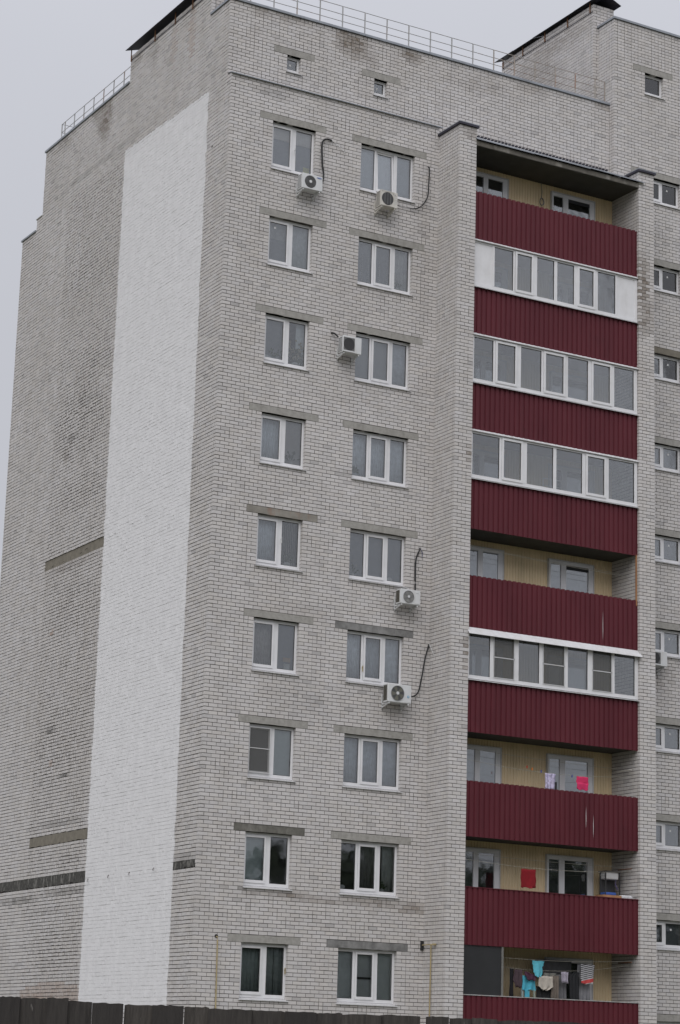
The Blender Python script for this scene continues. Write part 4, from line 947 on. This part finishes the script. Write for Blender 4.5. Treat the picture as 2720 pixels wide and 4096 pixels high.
ac(4.62, 5.17, 24.10, 24.57, 'bars', 'cream air conditioner with three bars over its fan, below the tilted open top window',
   [([(6.41, 0, 25.79), (6.42, -.05, 25.70), (6.40, -.06, 25.2), (6.37, -.06, 24.85), (6.2, -.06, 24.55), (5.99, -.06, 24.40), (5.8, -.06, 24.36)], .018, M_BLACK), ([(5.8, -.06, 24.36), (5.5, -.08, 24.33), (5.17, -.2, 24.33)], .009, M_MGREY), ([(6.42, -.03, 25.72), (6.46, -.03, 25.65), (6.47, -.03, 25.6)], .008, M_WHITE)], body=M_CREAM)
ac(3.545, 4.13, 19.60, 20.07, 'square', 'air conditioner with square dark fan panel overlapping the left edge of a three light window',
   [([(3.39, 0, 20.20), (3.42, -.04, 20.20), (3.48, -.09, 20.16), (3.54, -.13, 20.08)], .024, M_BLACK)], drop=.09)
ac(5.57, 6.20, 12.84, 13.245, 'fan4', 'air conditioner with pale grey fan and straight black hose rising from its top',
   [([(6.40, 0, 14.54), (6.37, -.05, 14.50), (6.25, -.06, 14.22), (6.235, -.06, 13.9), (6.23, -.08, 13.4), (6.2, -.15, 13.1)], .022, M_BLACK), ([(6.40, -.02, 14.53), (6.46, -.03, 14.42), (6.46, -.03, 14.28)], .008, simple('blue_cable', (.05, .06, .16), .6))], drop=.1)
ac(5.25, 5.98, 10.12, 10.615, 'fan5', 'largest air conditioner with olive fan blades, round blue sticker and curved black hose',
   [([(6.74, -.02, 11.88), (6.68, -.05, 11.72), (6.60, -.06, 11.45), (6.54, -.06, 11.1), (6.48, -.06, 10.8), (6.40, -.06, 10.52), (6.2, -.12, 10.38), (5.98, -.2, 10.36)], .02, M_BLACK), ([(6.75, -.03, 11.9), (6.75, -.28, 11.55)], .007, M_WHITE)], drop=.1)
ac(13.98, 14.63, 12.10, 12.53, 'dark2' if False else 'square', 'air conditioner on the staircase bay, half hidden behind the right brick pier')

# ------------------------------------------------------------------ gas pipes
e = empty('gas_pipe', (.65, 0, -1)); tag(e, 'thin yellow gas pipe standing left of the lowest two light window', 'gas pipe', 'yellow gas pipes')
MB().tube([(.62, .02, 3.70), (.63, -.045, 3.69), (.635, -.05, 3.60), (.66, -.05, 2.0), (.68, -.05, -1.0)], .018, 7).build('pipe', M_YPIPE, e); MB().disc((.62, 3.71), .05, -.004, .03, 10).build('hole_shade_patch', M_BLACK, e)  # black disc stands in for the shade inside the hole
e = empty('gas_pipe', (6.7, -.4, -1)); tag(e, 'yellow gas pipe with a valve on the side of the left brick pier', 'gas pipe', 'yellow gas pipes')
MB().tube([(6.71, -.48, 3.79), (6.71, -.47, 2.0), (6.71, -.46, -1.0)], .018, 7).build('pipe', M_YPIPE, e)
MB().tube([(6.71, 0.02, 3.79), (6.71, -.4, 3.80), (6.71, -.72, 3.79)], .014, 7).build('cross_pipe', M_YPIPE, e)
MB().box(6.68, 6.74, -.68, -.58, 3.77, 3.82).build('valve', M_YPIPE, e)
MB().box(6.675, 6.757, -.05, -.003, 3.66, 3.90).build('hole_shade_patch', M_BLACK, e)  # black box stands in for the shade of the hole

# ------------------------------------------------------------------ things on the open balconies
def cloth(name, rows, y, c, label, cat, folds=3, amp=.025, group=None, mat=None, th=.006):
    """rows: list of (z, x_left, x_right) from top to bottom"""
    V = []; Fc = []; n_ = 14; ph = random.random()*6; R_ = []
    for i in range(len(rows)-1):
        for s_ in range(4):
            t = s_/4; R_.append(tuple(rows[i][q]*(1-t)+rows[i+1][q]*t for q in range(3)))
    R_.append(rows[-1])
    for i, (z, a, b_) in enumerate(R_):
        dr = i/len(R_)
        for j in range(n_+1):
            t = j/n_; V.append((a+(b_-a)*t+.008*math.sin(i*1.3+j), y+amp*(.3+dr)*math.sin(t*folds*6.28+ph+dr*1.5), z+.012*math.sin(t*9+ph)*(.4+dr)))
    for i in range(len(R_)-1):
        for j in range(n_): q = i*(n_+1)+j; Fc.append((q, q+1, q+n_+2, q+n_+1))
    mb = MB().add(V, Fc); o = mb.build(name, mat or cloth_mat(c, .15), None, smooth=True)
    so = o.modifiers.new('thick', 'SOLIDIFY'); so.thickness = th
    tag(o, label, cat, group); return o
G0 = 'washing hung on the lowest balcony'
yl = -.62
cloth('black_trousers', [(3.29, 9.12, 9.24), (2.45, 9.13, 9.27)], yl, (.012, .012, .015), 'narrow black garment at the left end of the washing', 'garment', 1, group=G0)
cloth('dark_shirt', [(3.27, 9.24, 9.50), (3.0, 9.20, 9.50), (2.80, 9.30, 9.50)], yl-.03, (.075, .05, .06), 'dark grey and maroon patterned top beside the black garment', 'garment', 2, group=G0)
cloth('purple_top', [(3.22, 9.52, 9.62), (3.14, 9.54, 9.90), (3.0, 9.62, 9.88)], yl-.10, (.075, .028, .055), 'purple knitted top folded over the line above the blue trousers', 'garment', 2, group=G0)
cloth('blue_trousers', [(3.12, 9.52, 9.92), (2.80, 9.48, 9.95), (2.74, 9.50, 9.94)], yl-.02, (.08, .42, .56), 'bright blue trousers hanging below the purple top', 'trousers', 2, group=G0)
o1 = [o for o in bpy.data.objects if o.name.startswith('blue_trousers')][0]
for a, b_, c in ((9.49, 9.56, (.35, .42, .42)), (9.60, 9.76, (.08, .42, .56)), (9.88, 9.95, (.35, .40, .34))):
    mb = MB().add([(a, yl-.03, 2.76), (b_, yl-.01, 2.76), (b_-.01, yl-.02, 2.47), (a+.01, yl-.04, 2.47), (a, yl+.01, 2.76), (b_, yl+.02, 2.76), (b_-.01, yl+.01, 2.47), (a+.01, yl, 2.47)], [(0, 3, 2, 1), (4, 5, 6, 7), (0, 1, 5, 4), (1, 2, 6, 5), (2, 3, 7, 6), (3, 0, 4, 7)])
    mb.build('trouser_leg', cloth_mat(c, .15), o1)
cloth('blue_vest', [(3.52, 9.75, 10.14), (3.42, 9.76, 10.12), (3.36, 9.79, 10.08), (3.22, 9.80, 10.10), (3.16, 9.84, 10.07), (3.10, 9.86, 10.05)], yl-.14, (.12, .50, .62), 'bright blue vest hung highest of all the washing', 'vest', 1, group=G0)
cloth('grey_towel', [(3.22, 10.2, 10.62), (3.10, 10.2, 10.62)], yl-.02, (.17, .17, .155), 'grey green towel folded over the line', 'towel', 2, group=G0)
cloth('cream_shorts', [(3.13, 9.98, 10.44), (2.86, 9.98, 10.46), (2.80, 10.06, 10.36), (2.76, 10.12, 10.26)], yl-.10, (.46, .42, .37), 'cream shorts hanging right of the blue trousers', 'shorts', 2, group=G0)
cloth('dark_skirt', [(2.86, 9.98, 10.42), (2.44, 9.98, 10.44)], yl+.02, (.018, .018, .02), 'dark garment hanging behind the cream shorts', 'garment', 3, group=G0)
cloth('brown_trousers', [(3.16, 10.45, 10.68), (2.44, 10.43, 10.70)], yl-.04, (.15, .125, .105), 'long brown grey trousers beside the cream shorts', 'trousers', 3, group=G0)
cloth('grey_bedsheet', [(3.60, 10.22, 11.42), (3.3, 10.22, 11.42), (3.2, 10.7, 11.42)], -.2, (.10, .10, .105), 'wide dark grey sheet hung deep in the balcony behind the other washing', 'bed sheet', 9, .03, group=G0)
cloth('grey_sheet', [(3.2, 10.68, 11.04), (2.44, 10.68, 11.05)], -.5, (.17, .17, .18), 'mid grey patterned sheet under the lavender cloth', 'bed sheet', 3, .03, group=G0)
cloth('lavender_cloth', [(3.27, 10.73, 10.97), (2.98, 10.75, 10.96)], yl-.08, (.36, .33, .40), 'small lavender cloth pinned in front of a grey sheet', 'cloth', 2, group=G0)
cloth('black_shirt', [(3.28, 11.2, 11.36), (3.15, 11.04, 11.37), (2.44, 11.08, 11.39)], yl-.03, (.016, .017, .02), 'black trousers hanging left of the striped towel', 'garment', 3, group=G0)
cloth('pale_grey_sheet', [(3.5, 11.42, 11.85), (2.44, 11.37, 11.86)], -.5, (.27, .27, .29), 'pale grey patterned sheet behind the striped towel', 'bed sheet', 4, .03, group=G0)
def stripe_mat():
    mt, n, b = nmat('striped_towel_cloth'); g_ = n.nodes.new('ShaderNodeNewGeometry'); s = n.nodes.new('ShaderNodeSeparateXYZ'); n.links.new(g_.outputs['Position'], s.inputs[0])
    z = mth(n, 'ADD', s.outputs[2], mth(n, 'MULTIPLY', s.outputs[0], -.22))
    st = mth(n, 'GREATER_THAN', mth(n, 'FRACT', mth(n, 'MULTIPLY', z, 19.0)), .45)
    o = mix(n, st, (.03, .03, .035), (.45, .45, .47))
    z2 = mth(n, 'LESS_THAN', z, 3.10-.22*11.6+.0); o = mix(n, z2, o, (.50, .06, .06))
    z3 = mth(n, 'LESS_THAN', z, 3.00-.22*11.6); o = mix(n, z3, o, (.55, .55, .56))
    n.links.new(o, b.inputs['Base Color']); b.inputs['Roughness'].default_value = .9; return mt
cloth('striped_towel', [(3.50, 11.38, 11.83), (3.1, 11.38, 11.80), (2.98, 11.40, 11.78)], yl-.1, None, 'black and white striped towel with a red band near its bottom', 'towel', 2, .012, mat=stripe_mat(), group=G0)
# 2nd balcony from below: red cloth, washstand, box, bag
cloth('red_cloth', [(3.145+F, 9.39, 9.87), (2.9+F, 9.385, 9.88), (2.66+F, 9.40, 9.885), (2.645+F, 9.44, 9.85)], -.7, (.21, .004, .010), 'square red cloth hanging alone on a line above the red balcony front', 'cloth', 1, .015)
tk = empty('washstand', (12.6, -.3, 5.4)); tag(tk, 'white enamel wash tank at the right end of the balcony with red cloth', 'washstand')
MB().disc((12.64, 6.0), .1, -.42, -.18, 20, rx=.23).build('tank_end', M_WHITE, tk)
MB().box(12.43, 12.86, -.44, -.16, 5.88, 6.08).build('tank', M_WHITE, tk, bevel=.03); MB().box(12.39, 12.9, -.48, -.12, 6.08, 6.11).build('shelf', M_DGREY, tk)
MB().box(12.39, 12.42, -.46, -.43, 4.1, 6.1).box(12.87, 12.9, -.46, -.43, 4.1, 6.1).box(12.39, 12.9, -.2, -.18, 4.1, 6.08).build('stand', M_DGREY, tk)
MB().box(12.40, 12.75, -.48, -.2, 5.44, 5.52).build('basin', M_BLUE, tk, bevel=.02)
MB().tube([(12.75, -.46, 5.86), (12.72, -.47, 5.75), (12.8, -.47, 5.6)], .014, 6).build('hose', cloth_mat((.12, .10, .22)), tk)
o = MB().box(11.93, 12.56, -.97, -.62, 5.20, 5.40).build('wooden_crate', M_ORANGE, None); tag(o, 'flat orange brown wooden crate behind the red balcony front below the white wash tank', 'crate')
o = MB().box(12.58, 12.98, -.96, -.7, 5.20, 5.425).build('plastic_bag', cloth_mat((.5, .5, .52), .3, 30), None, bevel=.05); tag(o, 'crumpled white plastic bag beside the orange brown crate', 'bag')
# 3rd balcony: child's garment and pink towel
cloth('childs_dress', [(3.0+5.6, 10.14, 10.50), (2.85+5.6, 10.16, 10.49), (2.55+5.6, 10.15, 10.47)], -.72, (.45, .42, .58), 'small lilac and white patterned garment on the balcony line', 'garment', 3, mat=simple('lilac_print', (.50, .46, .62), .9, .45, 16, dirt=(.16, .12, .35), dirt_amt=.8))
o = MB().box(10.48, 10.53, -.74, -.70, 8.1, 8.38).build('black_strap', cloth_mat((.03, .03, .035)), None); tag(o, 'narrow black strap hanging right beside the lilac garment', 'strap')
cloth('pink_towel', [(8.61, 11.22, 11.61), (8.44, 11.215, 11.63), (8.42, 11.21, 11.62)], -.70, (.62, .03, .12), 'upper half of a bright pink folded towel on the balcony line', 'towel', 1, .01)
cloth('pink_towel', [(8.43, 11.22, 11.61), (8.26, 11.22, 11.60), (8.24, 11.28, 11.56)], -.715, (.58, .03, .12), 'lower half of the bright pink towel, hanging behind its folded edge', 'towel', 1, .01)
M_LINE = simple('pale_cord', (.45, .43, .38), .8)
def line(xa, za, xb, zb, y, sag, label, r_=.0045):
    pts = [(xa+(xb-xa)*t/10, y, za+(zb-za)*t/10-sag*4*(t/10)*(1-t/10)) for t in range(11)]
    o = MB().tube(pts, r_, 4).build('clothesline', M_LINE, None); tag(o, label, 'clothesline', 'clotheslines on the open balconies'); return o
line(7.33, 3.50, 13.08, 3.55, -.62, .25, 'front clothesline of the lowest balcony carrying the washing')
line(7.33, 3.62, 13.08, 3.66, -.76, .10, 'upper clothesline of the lowest balcony with the blue vest')
line(7.33, 3.30+F, 13.08, 3.30+F, -.70, .12, 'clothesline of the balcony with the red cloth')
line(7.33, 3.50+F, 13.08, 3.45+F, -.4, .05, 'back clothesline near the ceiling of the balcony with the washstand')
line(7.33, 8.78, 13.08, 8.75, -.71, .16, 'clothesline carrying the pink towel')
line(7.33, 9.15, 13.08, 9.0, -.3, .05, 'upper empty clothesline on the balcony with the pink towel')
line(7.33, 14.80, 13.08, 14.65, -.3, .04, 'upper empty clothesline on the middle open balcony')
line(7.33, 14.72, 13.08, 14.55, -.5, .04, 'lower empty clothesline on the middle open balcony')
for (x, z, c, nm) in ((9.55, 8.74, (.5, .06, .03), 'red'), (9.72, 8.70, (.6, .18, .03), 'orange'), (10.02, 8.66, (.08, .1, .35), 'blue'), (11.06, 8.62, (.08, .1, .35), 'dark blue')):
    o = MB().box(x-.012, x+.012, -.725, -.70, z-.06, z+.01).build('clothes_peg', cloth_mat(c), None); tag(o, f'{nm} clothes peg on the line with the pink towel', 'clothes peg')
for k, zz in ((1, 3.37), (0, 3.62), (2, 3.32)):
    o = MB().tube([(12.95, -.9, zz+F*k), (12.95, -.3, zz+F*k)], .018, 6).build('line_bracket', M_RUST if k != 2 else M_CREAM, None)
    tag(o, {1: 'dark line bracket on the pier beside the washstand', 0: 'dark line bracket on the pier above the washing', 2: 'pale line bracket on the pier near the pink towel'}[k], 'bracket')
# cable coil on the top balcony, orange post on the middle one, dark screen on the lowest
cc = empty('cable_coil', (10.47, .15, 25.6)); tag(cc, 'coil of grey cable hanging on the yellow wall of the top balcony', 'cable')
MB().tube([(10.46, .17, 26.28), (10.49, .16, 26.0), (10.47, .16, 25.78)], .012, 6).build('cable', M_MGREY, cc)
MB().tube([(10.48+.07*math.cos(a/12*6.28), .15+.01*math.sin(a), 25.68+.11*math.sin(a/12*6.28)) for a in range(13)], .016, 6).build('coil', M_MGREY, cc)
o = MB().box(13.04, 13.08, -1.02, -.98, F*4+2.4, F*4+3.89).build('wooden_post', M_ORANGE, None, bevel=.004); tag(o, 'thin orange wooden post at the right end of the middle open balcony', 'post')
scn = empty('dark_screen', (8.0, -.97, 2.5)); tag(scn, 'dark translucent sheet screening the left end of the lowest balcony', 'screen')
MB().box(7.335, 8.60, -.985, -.975, 2.54, 3.86).build('sheet', simple('smoked_sheet', (.028, .029, .031), .35, .15, 2), scn); MB().box(8.60, 8.66, -1.0, -.96, 2.54, 3.86).build('edge_profile', simple('aluminium_profile', (.16, .16, .15), .5), scn)

dr = MB().frame(9.93, 10.62, 16.5, 16.93, .016, .016, .016, .016, -.82, -.805).box(9.93, 10.62, -.82, -.805, 16.72, 16.73).build('drying_rack', M_PVC, None)
tag(dr, 'thin white wire drying rack behind the wide panes of a glazed balcony', 'drying rack')
# ------------------------------------------------------------------ fence in front
fw = Vector((math.sin(YAW), math.cos(YAW), 0)); rh = Vector((fw.y, -fw.x, 0)); C0 = Vector((-25.627, -51.988, 0)); D = 12.0
fe = empty('board_fence', tuple(C0+fw*D+Vector((0, 0, -1.05)))); tag(fe, 'dark weathered wooden board fence with uneven tops in front of the building', 'fence')
fe.rotation_euler = (0, 0, -YAW)
def S(px): return -1.68+(1.549+1.68)/2500*px
edges = [(0, 75, 3985), (77, 187, 3990), (189, 268, 3990), (270, 358, 4003), (370, 482, 4011), (497, 605, 4017), (610, 730, 4019), (737, 830, 4025), (833, 1003, 4034), (1005, 1137, 4040), (1141, 1262, 4046), (1264, 1365, 4050), (1367, 1519, 4056), (1521, 1682, 4059), (1704, 1796, 4065), (1800, 1882, 4071), (1890, 1985, 4072), (1987, 2100, 4081), (2103, 2190, 4083), (2192, 2325, 4086), (2328, 2500, 4092), (2503, 2640, 4096), (2643, 2790, 4100)]
for i_ in range(len(edges)-1):      # boards touch except at a few open joints
    a_, b_, p_ = edges[i_]
    if b_ not in (358, 482, 730, 1682, 1796): edges[i_] = (a_, edges[i_+1][0]+3, p_)
edges[3] = (270, 366, 4003); edges[4] = (370, 493, 4011); edges[7-1] = (610, 734, 4019); edges[-1] = (2643, 2797, 4100)
x = -4
while x > -2200: w_ = random.uniform(85, 140); edges.append((x-w_, x, 3980+x*.03+random.uniform(-6, 6))); x -= w_+random.uniform(-2, 3)
x = 2794
while x < 5200: w_ = random.uniform(85, 150); edges.append((x, x+w_, 4100+(x-2700)*.03+random.uniform(-6, 6))); x += w_+random.uniform(-2, 3)
def ztop(px, py):
    # on the fence plane: height of a pixel of the photograph
    a = (px-1360)/9082.72; b_ = -(py-2048)/9082.72; ca, sa = math.cos(ROL), math.sin(ROL)
    a0 = ca*a-sa*b_; b0 = sa*a+ca*b_; d = fwd+a0*r0+b0*u0; t = D/(d.dot(fw)); return .5906+t*d.z, (t*d).dot(rh)
for i, (a, b_, py) in enumerate(edges):
    z_, s0 = ztop(a, py); _, s1 = ztop(b_, py); n_ = 7; th = .026; off = random.uniform(-.008, .008)+(i % 2)*.022
    V = []; tilt = random.uniform(-.004, .004)
    for j in range(n_+1):
        t = j/n_; s = s0+(s1-s0)*t; zt = z_+tilt*(t-.5)+random.uniform(-.003, .003)-(.002 if j in (0, n_) else 0)
        for yy in (off, off+th):
            V += [(s, yy, 0), (s, yy, zt+1.05)]
    Fc = []
    for j in range(n_):
        q = j*4; Fc += [(q, q+4, q+5, q+1), (q+2, q+3, q+7, q+6), (q+1, q+5, q+7, q+3)]
    Fc += [(0, 1, 3, 2), (n_*4, n_*4+2, n_*4+3, n_*4+1)]
    me = bpy.data.meshes.new('board'); me.from_pydata(V, [], Fc); me.materials.append(M_WOOD)
    o = bpy.data.objects.new('board', me); col.objects.link(o); o.parent = fe
for zz in (.35, 1.45):
    me = MB().box(-4.4, 5.0, .032, .075, zz, zz+.09); o = me.build('fence_rail', M_WOOD, None); o.parent = fe; o.location = ((-4.4+5.0)/2, .0535, zz)
for s in (-4.0, -1.5, 1.0, 3.5):
    me = MB().box(-.05, .05, -.05, .05, 0, 1.8); o = me.build('fence_post', M_WOOD, None); o.parent = fe; o.location = (s, .13, 0)

# ------------------------------------------------------------------ unseen trees, added to give the lowest windows a dark reflection
mb = MB()
for t in range(26):
    cx, cy, hh = 2+t*4.0+random.uniform(-1, 1), -62+random.uniform(-4, 4), random.uniform(12.5, 15)
    mb.tube([(cx, cy, -1.05), (cx, cy, hh*.6)], .16, 6)
    for q in range(1100):
        a, b_ = random.uniform(0, 6.28), random.uniform(-1, 1); rr = random.random()**.4
        p = Vector((cx+3.4*rr*math.cos(a)*math.sqrt(1-b_*b_), cy+3.4*rr*math.sin(a)*math.sqrt(1-b_*b_), hh*.52+b_*rr*hh*.5))
        u_ = Vector((random.uniform(-1, 1), random.uniform(-1, 1), random.uniform(-1, 1))).normalized()*.42; v_ = u_.cross(Vector((random.random(), 1, random.random()))).normalized()*.36
        mb.add([p-u_, p+v_, p+u_, p-v_], [(0, 1, 2, 3)])
mb.build('unseen_tree_belt', simple('dark_foliage', (.045, .06, .03), .8, .4, 1), None, kind='stuff')
